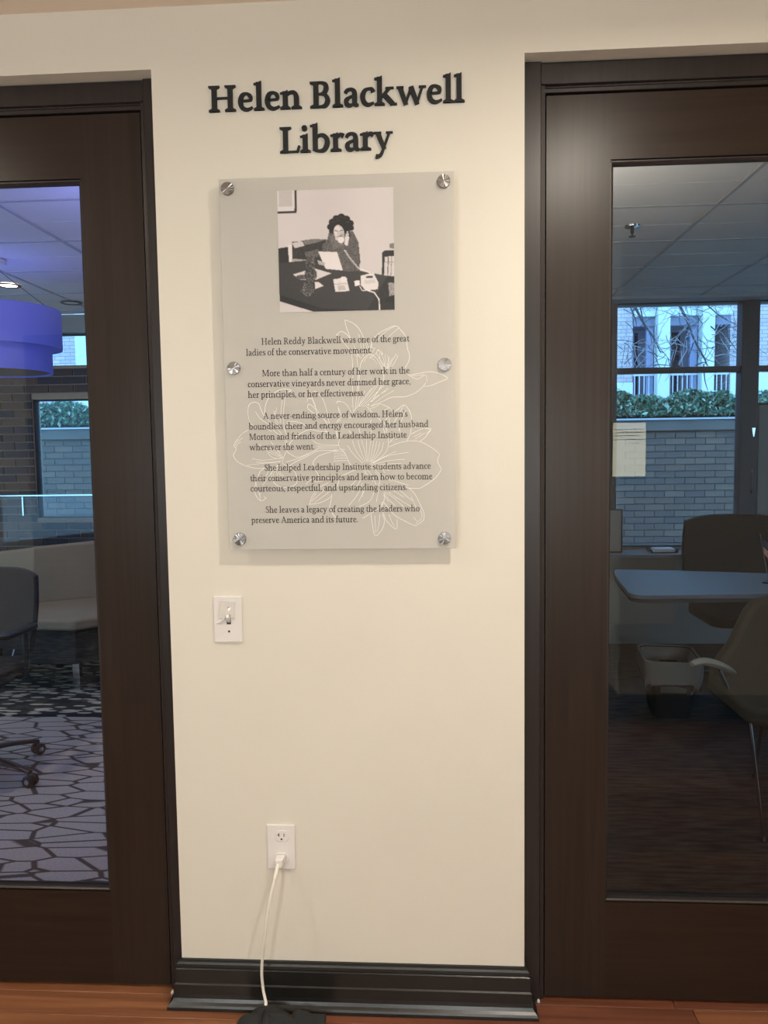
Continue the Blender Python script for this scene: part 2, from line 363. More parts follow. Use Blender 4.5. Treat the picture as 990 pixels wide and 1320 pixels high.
# ------------------------------------------------------------------ serif lettering, drawn as strokes
XH, CAPH, ASC = 68, 100, 108
GL = {
 'a': (62, [('r', [(8, 52, .4), (15, 62, .4), (29, 66, .3), (40, 59, .8), (43, 46, 1), (43, 16, 1), (47, 5, .6), (58, 5, 0)]), ('r', [(42, 41, .1), (24, 35, .2), (12, 24, .8), (14, 9, .9), (25, 4, .5), (35, 8, .1), (43, 16, 0)])]),
 'b': (77, [('v', 17, 6, 108), ('f', 17, 108), ('r', [(19, 50, 0), (31, 63, .25), (49, 63, .6), (61, 48, 1), (62, 30, 1), (52, 9, .8), (35, 3.5, .3), (17, 7, .2)])]),
 'c': (57, [('r', [(50, 53, .9), (45, 63, .5), (33, 65, .1), (19, 58, .6), (11, 38, 1), (15, 16, .9), (31, 4, .5), (53, 11, 0)])]),
 'd': (78, [('v', 56, 8, 108), ('f', 56, 108), ('r', [(54, 58, 0), (44, 65, .1), (27, 62, .5), (12, 36, 1), (15, 12, .9), (29, 4, .4), (44, 9, .1), (56, 20, 0)]), ('r', [(56, 20, 1), (57, 9, .8), (62, 5, .3), (74, 7, 0)])]),
 'e': (62, [('r', [(14, 38, 0), (40, 39, .05), (50, 42, .2), (47, 56, .75), (33, 66, .15), (18, 59, .7), (11, 36, 1), (16, 14, .9), (32, 4, .5), (47, 7, .15), (57, 13, 0)])]),
 'f': (42, [('r', [(47, 98, .6), (39, 105, .25), (27, 98, .6), (21, 80, 1), (20, 60, 1), (20, 4, 1)]), ('b', 3, 40, 64), ('s', 20, 0, 10, 12)]),
 'g': (64, [('r', [(29, 66, .1), (13, 58, .7), (10, 44, .8), (14, 30, .7), (29, 23, .1), (45, 31, .7), (48, 46, .8), (44, 58, .7), (29, 66, .1)]), ('r', [(42, 61, .1), (52, 63, .2), (62, 64, .3)]), ('r', [(20, 27, .1), (11, 17, .3), (19, 7, .5), (42, 4, .8), (56, -7, .7), (47, -23, .3), (27, -28, .2), (9, -21, .6), (8, -10, .5), (18, 2, .1)])]),
 'h': (80, [('v', 17, 0, 108), ('f', 17, 108), ('s', 17, 0, 10, 10), ('r', [(19, 50, 0), (33, 62, .3), (49, 63, .6), (58, 50, 1), (59, 30, 1), (59, 3, 1)]), ('s', 59, 0, 10, 11)]),
 'i': (40, [('v', 19, 0, 68), ('f', 19, 68), ('s', 19, 0, 10, 11), ('d', 17, 94, .58)]),
 'k': (79, [('v', 17, 0, 108), ('f', 17, 108), ('s', 17, 0, 10, 10), ('l', [(22, 30, .15), (54, 64, .25)]), ('b', 40, 70, 65), ('l', [(33, 42, .95), (66, 3, 1)]), ('b', 58, 82, 3)]),
 'l': (40, [('v', 19, 0, 108), ('f', 19, 108), ('s', 19, 0, 10, 11)]),
 'm': (118, [('v', 17, 0, 68), ('f', 17, 68), ('s', 17, 0, 10, 10), ('r', [(19, 50, 0), (32, 62, .3), (46, 63, .6), (55, 50, 1), (56, 30, 1), (56, 3, 1)]), ('s', 56, 0, 9, 10), ('r', [(58, 50, 0), (71, 62, .3), (85, 63, .6), (95, 50, 1), (96, 30, 1), (96, 3, 1)]), ('s', 96, 0, 10, 11)]),
 'n': (79, [('v', 17, 0, 68), ('f', 17, 68), ('s', 17, 0, 10, 10), ('r', [(19, 50, 0), (33, 62, .3), (49, 63, .6), (58, 50, 1), (59, 30, 1), (59, 3, 1)]), ('s', 59, 0, 10, 11)]),
 'o': (71, [('r', [(35, 65, .1), (18, 57, .75), (11, 34, 1), (18, 11, .75), (36, 3.5, .1), (53, 12, .75), (60, 35, 1), (53, 58, .75), (35, 65, .1)])]),
 'p': (78, [('v', 17, -28, 66), ('f', 17, 68), ('s', 17, -30, 9, 12), ('r', [(19, 50, 0), (31, 63, .25), (49, 63, .6), (61, 48, 1), (62, 30, 1), (52, 9, .8), (35, 3.5, .3), (19, 8, .1)])]),
 'r': (50, [('v', 17, 0, 68), ('f', 17, 68), ('s', 17, 0, 10, 13), ('r', [(19, 46, 0), (27, 58, .2), (36, 63, .6), (47, 58, .9)])]),
 's': (49, [('r', [(41, 54, .4), (35, 64, .15), (23, 65, .25), (11, 57, .8), (14, 43, .9), (30, 34, 1), (40, 23, .9), (38, 9, .6), (24, 4, .2), (10, 8, .2), (6, 18, .4)])]),
 't': (44, [('r', [(22, 84, 0), (19, 70, .7), (19, 60, 1), (19, 20, 1), (23, 7, .8), (32, 4, .4), (43, 9, 0)]), ('b', 3, 41, 64)]),
 'u': (80, [('r', [(17, 62, 1), (17, 28, 1), (21, 9, .8), (34, 4, .35), (48, 9, .1), (57, 20, 0)]), ('f', 17, 68), ('v', 58, 0, 68), ('f', 58, 68), ('r', [(58, 20, 1), (60, 8, .8), (66, 5, .3), (76, 7, 0)])]),
 'v': (70, [('l', [(14, 66, .9), (36, -1, .8)]), ('l', [(35, 2, .1), (55, 66, .15)]), ('b', 1, 28, 65), ('b', 43, 69, 65)]),
 'w': (112, [('l', [(14, 66, 1), (36, -1, .8)]), ('l', [(35, 2, .1), (56, 66, .2)]), ('l', [(55, 66, 1), (78, -1, .8)]), ('l', [(77, 2, .1), (97, 66, .2)]), ('b', 1, 28, 65), ('b', 84, 111, 65)]),
 'y': (72, [('l', [(14, 66, 1), (38, 2, .8)]), ('r', [(58, 66, .15), (46, 32, .15), (35, 2, .2), (25, -20, .4), (14, -26, .6), (6, -25, .8)]), ('b', 1, 28, 65), ('b', 45, 71, 65)]),
 'z': (58, [('b', 7, 52, 64), ('l', [(46, 64, .7), (11, 4, .7)]), ('b', 6, 54, 4), ('l', [(7, 64, 0), (5, 50, 0)]), ('l', [(53, 4, 0), (56, 18, 0)])]),
 'H': (112, [('v', 23, 0, 100), ('v', 84, 0, 100), ('s', 23, 0, 12, 11), ('t', 23, 100, 12, 11), ('s', 84, 0, 11, 12), ('t', 84, 100, 11, 12), ('b', 23, 84, 52)]),
 'B': (86, [('v', 24, 0, 100), ('s', 24, 0, 13, 2), ('t', 24, 100, 13, 2), ('r', [(22, 96, 0), (44, 96, .15), (59, 89, .75), (63, 76, 1), (57, 60, .7), (42, 53, 0), (24, 53, 0)]), ('r', [(40, 53, 0), (58, 49, .5), (68, 29, 1), (60, 9, .75), (42, 4, .1), (22, 4, 0)])]),
 'R': (94, [('v', 24, 0, 100), ('s', 24, 0, 12, 12), ('t', 24, 100, 12, 2), ('r', [(22, 96, 0), (44, 96, .15), (59, 88, .75), (63, 73, 1), (57, 56, .7), (42, 49, 0), (24, 49, 0)]), ('l', [(44, 49, .8), (78, 3, .9)]), ('b', 72, 94, 3)]),
 'M': (128, [('v', 18, 0, 98, .15), ('l', [(22, 99, 1), (60, 4, .8)]), ('l', [(59, 8, .1), (98, 99, .2)]), ('v', 104, 0, 100), ('b', 4, 34, 3), ('b', 4, 24, 97), ('s', 104, 0, 12, 12), ('b', 96, 124, 97)]),
 'A': (98, [('l', [(47, 100, .1), (15, 2, .1)]), ('l', [(44, 101, 1), (80, 1, 1)]), ('b', 25, 64, 36), ('b', 1, 31, 3), ('b', 66, 98, 3)]),
 'L': (80, [('v', 24, 0, 100), ('s', 24, 0, 12, 2), ('t', 24, 100, 12, 13), ('b', 24, 72, 4), ('l', [(70, 4, .2), (76, 27, .05)])]),
 'I': (50, [('v', 24, 0, 100), ('s', 24, 0, 12, 12), ('t', 24, 100, 12, 12)]),
 'S': (66, [('r', [(54, 80, .2), (50, 93, .2), (34, 97, .2), (16, 88, .8), (15, 70, .9), (36, 54, 1), (54, 38, 1), (54, 16, .8), (36, 4, .2), (16, 7, .2), (8, 24, .3)])]),
 '.': (28, [('d', 13, 6, .6)]), ',': (28, [('d', 13, 6, .6), ('l', [(17, 4, .4), (9, -16, 0)])]), "'": (24, [('l', [(13, 104, .9), (10, 76, 0)])]), '-': (40, [('b', 5, 34, 34)]),
}
def glyph(mb, ch, ox, oz, k, S, T, put, res=5, strip=None):
    """adds a glyph's stroke polygons through put(mb, [(x,z),...])"""
    adv, strokes = GL[ch]
    W_ = lambda q: T + (S - T) * q
    def P(p): put(mb, [(ox + a * k, oz + b * k) for a, b in p])
    def ribbon(pts, n, cap=False):
        q = catmull(pts, n) if n else pts
        L = []; Rr = []
        for i, p in enumerate(q):
            a = q[max(i - 1, 0)]; b = q[min(i + 1, len(q) - 1)]
            dx, dy = b[0] - a[0], b[1] - a[1]; l = math.hypot(dx, dy) or 1
            w = W_(min(1.05, max(0, p[2]))) / 2
            L.append((p[0] - dy / l * w, p[1] + dx / l * w)); Rr.append((p[0] + dy / l * w, p[1] - dx / l * w))
        if strip: strip(mb, [(ox + a * k, oz + b * k) for a, b in L], [(ox + a * k, oz + b * k) for a, b in Rr]); return
        for i in range(len(q) - 1): P([L[i], Rr[i], Rr[i + 1], L[i + 1]])
    for s in strokes:
        c = s[0]
        if c == 'r': ribbon(s[1], res)
        elif c == 'l': ribbon(s[1], 0)
        elif c == 'v':
            w = W_(s[4] if len(s) > 4 else 1) / 2; P([(s[1] - w, s[2]), (s[1] + w, s[2]), (s[1] + w, s[3]), (s[1] - w, s[3])])
        elif c == 'b':
            t = T * .45; P([(s[1], s[3] - t), (s[2], s[3] - t), (s[2], s[3] + t), (s[1], s[3] + t)])
        elif c in 'st':
            x, y, e0, e1 = s[1:]; d = 1 if c == 's' else -1; w = S / 2; t = T * .85
            P([(x - w - e0, y), (x + w + e1, y), (x + w + e1, y + d * t), (x + w, y + d * t * 2), (x - w, y + d * t * 2), (x - w - e0, y + d * t)])
        elif c == 'f':
            x, y = s[1:]; w = S / 2
            P([(x - w - 10, y - 9), (x - w - 9, y - 4), (x, y - 1), (x + w, y + 5), (x + w, y - 12), (x - w, y - 18), (x - w, y - 10)])
        elif c == 'd':
            r = S * s[3]; P([(s[1] + r * math.cos(a * PI / 6), s[2] + r * math.sin(a * PI / 6)) for a in range(12)])
    return adv * k

def text_width(s, sp=26):
    return sum(sp if c == ' ' else GL[c][0] for c in s)

# ------------------------------------------------------------------ the setting: corridor
XL, XR, ZH = -0.6375, 0.2224, 2.2825        # corners of the wall between the two doorways, height of the doorways
LD0, RD1 = -1.66, 1.245                     # far sides of the doorways
def struct(o): o['kind'] = 'structure'; return o

w = MB()
w.box(XL, XR, 0, .12, 0, ZH); w.box(-3.4, 3.4, 0, .12, ZH, CEIL); w.box(-3.4, LD0, 0, .12, 0, ZH); w.box(RD1, 3.4, 0, .12, 0, ZH)
struct(w.build('wall_front', wall_m))
BX = .97                                    # the corridor's back wall starts here; left of it the hall opens into a lounge
struct(MB().box(BX, 3.4, -2.14, -2.02, -.04, CEIL).build('wall_back', wall_m))
struct(MB().box(BX, BX + .12, -4.4, -2.14, -.04, CEIL).build('wall_lounge_right', wall_m))
struct(MB().box(-3.4, BX + .12, -4.52, -4.4, -.04, CEIL).build('wall_lounge_back', loungebrick_m))
struct(MB().box(-3.4, BX, -4.4, -2.03, -.04, -.001).build('floor', rug_m))
struct(MB().box(-3.52, -3.4, -4.52, .12, 0, CEIL).build('wall_left', wall_m))
struct(MB().box(3.4, 3.52, -2.14, .12, 0, CEIL).build('wall_right', wall_m))
struct(MB().box(-3.52, 3.52, -4.52, .12, CEIL, CEIL + .06).build('ceiling', ceil_m))
# wood floor of planks
fl = struct(MB().box(-3.4, 3.4, -2.03, .11, -.04, -.0135).build('floor', dark_m))
random.seed(3)
pw, pl = .083, 1.05
pm = {}
meshes = []
for k in range(3):
    q = MB(); q.box(-pl / 2 + .0008, pl / 2 - .0008, -pw / 2 + .0006, pw / 2 - .0006, -.013, 0)
    o = q.build('plank', planks_m[k], fl, bevel=.0008, seg=1); o.location = (0, 0, 0); meshes.append(o)
first = set()
row = 0; y = .11 - pw / 2
while y > -2.02 + pw / 2:
    x = -3.4 + pl / 2 - random.random() * pl * .8
    while x - pl / 2 < 3.4:
        k = random.randrange(3)
        if k not in first: o = meshes[k]; first.add(k)
        else: o = meshes[k].copy(); C.objects.link(o)
        xx = max(-3.4 + pl / 2, min(3.4 - pl / 2, x))
        o.location = (xx, y, random.choice((0, 0, -.0003)) + (0.0002 if xx != x else 0)); x += pl
    y -= pw; row += 1

# skirting: profile swept round the wall end
prof = [(0, .1195), (.006, .1195), (.0075, .114), (.0105, .1095), (.012, .103), (.0100, .1005), (.0100, .099), (.0128, .097), (.0132, .062), (.0165, .059), (.0168, .034), (.0185, .025), (.0225, .018), (.0285, .0135), (.0315, .009), (.0318, .001), (0, .001)]
def skirting(name, path_fn, n):
    q = MB(); vs = []
    for j in range(n):
        for d, z in prof: vs.append(path_fn(j, d) + (z,))
    L = len(prof)
    fs = [(j * L + i, j * L + i + 1, (j + 1) * L + i + 1, (j + 1) * L + i) for j in range(n - 1) for i in range(L - 1)]
    fs += [tuple(range(L - 1, -1, -1)), tuple((n - 1) * L + i for i in range(L))]
    q.add(vs, fs); o = q.build(name, base_m)
    return struct(o)
skirting('baseboard_front', lambda j, d: [(XL - d, .037), (XL - d, -d), (XR + d, -d), (XR + d, .037)][j], 4)
skirting('baseboard_front', lambda j, d: [(LD0 + d, .037), (LD0 + d, -d), (-3.4, -d)][j], 3)
skirting('baseboard_front', lambda j, d: [(RD1 - d, .037), (RD1 - d, -d), (3.4, -d)][j], 3)
skirting('baseboard_back', lambda j, d: [(BX - d, -4.4), (BX - d, -2.02 + d), (3.4, -2.02 + d)][j], 3)
# small chips of old caulk at the foot of both jambs
for i, (cx, cy) in enumerate(((-.676, .030), (.262, .036))):
    q = MB(); random.seed(i)
    q.lathe([(.003, 0), (.0045, .002), (.0035, .006), (.0015, .009)], (cx, cy, 0), n=7)
    tag(q.build('caulk_chip', trim_m), ['white chip of caulk on the floor at the left end of the dark baseboard', 'white chip of caulk on the floor at the right end of the dark baseboard'][i], 'debris', 'chips of caulk by the door jambs')

# ------------------------------------------------------------------ doors
def doorway(idx, x0, x1, hinge_side):
    """x0..x1 clear wall opening"""
    jw = .0545 if idx == 2 else .0470; D0 = .045
    t = struct(MB().box(0, 0, 0, 0, 0, 0).build('trim_%d' % idx, jamb_m)) if False else None
    q = MB()
    q.prism([(x0 + .001, .037), (x0 + jw - .012, .037), (x0 + jw - .012, .046), (x0 + jw, .048), (x0 + jw, .118), (x0 + .001, .118)], 0, ZH - .002, 'z')
    q.prism([(x1 - .001, .037), (x1 - jw + .012, .037), (x1 - jw + .012, .046), (x1 - jw, .048), (x1 - jw, .118), (x1 - .001, .118)], 0, ZH - .002, 'z')
    q.box(x0 + jw - .001, x0 + jw + .020, .0965, .118, 0, 2.214); q.box(x1 - jw - .020, x1 - jw + .001, .0965, .118, 0, 2.214); q.box(x0 + jw, x1 - jw, .0965, .118, 2.195, 2.214)   # door stops
    # head: fascia set slightly back, bead under it
    q.prism([(.043, ZH - .002), (.043, 2.232), (.051, 2.230), (.051, 2.226), (.047, 2.224), (.047, 2.214), (.118, 2.213), (.118, ZH - .002)], x0 + jw - .012, x1 - jw + .012, 'x')
    fr = struct(q.build('trim_%d' % idx, jamb_m, bevel=.0012, seg=1))
    a, b = x0 + jw + .0022, x1 - jw - .0022
    if idx == 1: b -= .0
    zt, zb = 2.209, .009
    gz0, gz1 = .262, 2.058
    sw = .1505
    if idx == 2: sw = .1475
    d = struct(MB().box(a + .001, a + .002, .06, .061, zb, zb + .001).build('door_%d' % idx, doorv_m)) if False else None
    q = MB(); q.box(a, a + sw, .050, .094, zb, zt)
    door = struct(MB().box(a + sw - .012, b - sw + .012, .078, .082, gz1 + .002, gz1 + .012).build('door_%d' % idx, doorh_m))
    q.build('stile', doorv_m, door)
    MB().box(b - sw, b, .050, .094, zb, zt).build('stile', doorv_m, door)
    MB().box(a + sw, b - sw, .0500, .094, gz1 + .003, zt).build('rail', doorh_m, door)
    MB().box(a + sw, b - sw, .0500, .094, zb, gz0 - .003).build('rail', doorh_m, door)
    ga, gb = a + sw, b - sw
    pr = [(.0515, 0), (.0515, .003), (.055, .0075), (.068, .009), (.068, 0)]
    # glazing beads: left, right, top, bottom
    MB().prism([(ga + h, yy) for yy, h in pr], gz0 - .002, gz1 + .002, 'z').build('glazing_bead', jamb_m, door)
    MB().prism([(gb - h, yy) for yy, h in pr], gz0 - .002, gz1 + .002, 'z').build('glazing_bead', jamb_m, door)
    MB().prism([(yy, gz1 - h) for yy, h in pr], ga, gb, 'x').build('glazing_bead', jamb_m, door)
    MB().prism([(yy, gz0 + h * .6) for yy, h in pr], ga, gb, 'x').build('glazing_bead', jamb_m, door)
    MB().box(ga + .001, gb - .001, .0695, .0755, gz0 - .001, gz1 + .001).build('glass_pane', doorglass_m, door)
    MB().box(ga + .002, gb - .002, .0685, .0695, gz0 + .0055, gz0 + .0115).build('glazing_seal', blackpl_m, door)
    # lever handle on the far stile
    hx = (a + sw / 2) if hinge_side == 'r' else (b - sw / 2)
    s = 1 if hinge_side == 'r' else -1
    h = MB(); h.lathe([(.026, .050), (.026, .043), (.022, .040)], (hx, 0, .98), 'y', 24)
    h.tube([(hx, .042, .98), (hx, .0, .98), (hx + s * .01, -.012, .98), (hx + s * .12, -.012, .98)], .009, 10)
    tag(h.build('lever_handle', chrome_m, door, smooth=True), 'satin chrome lever handle')
doorway(1, LD0, XL, 'r')
doorway(2, XR, RD1, 'l')

# ------------------------------------------------------------------ raised sign lettering
sign = thing('wall_sign', 'large black raised serif letters on the wall between the doors, above the frosted panel', 'sign', (-.209, 0, 2.08))
def sign_line(s, x0, x1, zb, capm):
    k = capm / CAPH
    tw = text_width(s, 30)
    fit = (x1 - x0) / (tw * k)
    x = x0
    for ch in s:
        if ch == ' ': x += 30 * k * fit; continue
        q = MB(); adv = GL[ch][0] * k * fit
        # squeeze horizontally to the measured length
        def put(mb, poly, x=x):
            p = [(x + (a - x) * fit, b) for a, b in poly]
            ar = sum(p[i][0] * p[(i + 1) % len(p)][1] - p[(i + 1) % len(p)][0] * p[i][1] for i in range(len(p)))
            if abs(ar) < 1e-9: return
            cnt[0] += 1; mb.prism(p, -.0068 - cnt[0] * 1.5e-5, -.0005, 'y')
        def strip(mb, L, Rr, x=x):
            cnt[0] += 1; yf = -.0068 - cnt[0] * 1.5e-5; f_ = lambda p: x + (p[0] - x) * fit; n = len(L)
            mb.add([(f_(p), yf, p[1]) for p in L] + [(f_(p), yf, p[1]) for p in Rr] + [(f_(p), -.0005, p[1]) for p in L] + [(f_(p), -.0005, p[1]) for p in Rr],
                [(i, n + i, n + i + 1, i + 1) for i in range(n - 1)] + [(i, i + 1, 2 * n + i + 1, 2 * n + i) for i in range(n - 1)] + [(n + i, 3 * n + i, 3 * n + i + 1, n + i + 1) for i in range(n - 1)] + [(2 * n + i, 2 * n + i + 1, 3 * n + i + 1, 3 * n + i) for i in range(n - 1)] + [(0, 2 * n, 3 * n, n), (n - 1, 2 * n - 1, 4 * n - 1, 3 * n - 1)])
        cnt = [0]
        glyph(q, ch, x, zb, k, 18.8, 7, put, 6, strip)
        wpart(q, 'letter', black_m, sign)
        x += adv
sign_line('Helen Blackwell', -.5035, .0875, 2.1795, .0575)
sign_line('Library', -.340, -.0765, 2.0815, .0575)

# ------------------------------------------------------------------ frosted acrylic panel
PX0, PX1, PZ0, PZ1 = -.4771, .0605, 1.1629, 2.0187
panel = thing('display_panel', 'frosted acrylic plaque on six steel standoffs with photograph, five paragraphs and white flower drawing', 'plaque', ((PX0 + PX1) / 2, 0, PZ0))
wpart(MB().box(PX0, PX1, -.031, -.025, PZ0, PZ1), 'acrylic_sheet', frost_m, panel, bevel=.0007, seg=2)
for (x, z) in ((-.457, 1.996), (.0375, 1.996), (-.4535, 1.589), (.0365, 1.588), (-.4505, 1.188), (.0335, 1.187)):
    so = wpart(MB().lathe([(.0085, -.0005), (.0085, -.0248)], (x, 0, z), 'y', 24), 'standoff', mat_steel if False else chrome_m, panel, smooth=True)
    cap = MB().lathe([(.0148, -.0311), (.0148, -.0365), (.0143, -.0374)], (0, 0, 0), 'y', 36, cap=False)
    nv = 36; base = 2 * nv; cap.v.append((0, -.0379, 0)); ci = len(cap.v) - 1
    jit = [random.uniform(-.0009, .0009) for _ in range(nv)]
    for k2 in range(nv):                                      # turned face: fine radial facets that each catch the light differently
        vx, vy, vz = cap.v[base + k2]; cap.v[base + k2] = (vx, vy + jit[k2] * .55, vz)
        cap.f.append((base + k2, base + (k2 + 1) % nv, ci)); cap.mi.append(0)
    c = cap.build('standoff_cap', brush_m, so)
    c.location = Vector((x, 0, z)) - panel.location
    c.rotation_euler = (0, random.uniform(0, 3), 0)

PARAS = [
 [('Helen Reddy Blackwell was one of the great', -.388, -.0435, 1.6418), ('ladies of the conservative movement.', -.4245, -.1295, 1.6172)],
 [('More than half a century of her work in the', -.388, -.0435, 1.5690), ('conservative vineyards never dimmed her grace,', -.4225, -.0410, 1.5445), ('her principles, or her effectiveness.', -.4225, -.148, 1.5198)],
 [('A never-ending source of wisdom, Helen\'s', -.388, -.0495, 1.4702), ('boundless cheer and energy encouraged her husband', -.4225, -.0010, 1.4460), ('Morton and friends of the Leadership Institute', -.4225, -.0515, 1.4218), ('wherever she went.', -.4225, -.267, 1.3975)],
 [('She helped Leadership Institute students advance', -.388, .0035, 1.3490), ('their conservative principles and learn how to become', -.4225, .0070, 1.3248), ('courteous, respectful, and upstanding citizens.', -.4225, -.0525, 1.3005)],
 [('She leaves a legacy of creating the leaders who', -.388, -.0235, 1.2500), ('preserve America and its future.', -.4225, -.168, 1.2257)],
]
for para in PARAS:
    q = MB()
    for (s, x0, x1, zb) in para:
        k = .0148 / CAPH; fit = (x1 - x0) / (text_width(s, 30) * k); x = x0
        for ch in s:
            if ch == ' ': x += 30 * k * fit; continue
            def put(mb, poly, x=x):
                p = [(x + (a - x) * fit, b) for a, b in poly]
                mb.add([(a, -.0315, b) for a, b in p], [tuple(range(len(p)))])
            glyph(q, ch, x, zb, k, 13.5, 7, put, 3)
            x += GL[ch][0] * k * fit
    wpart(q, 'printed_paragraph', print_m, panel)

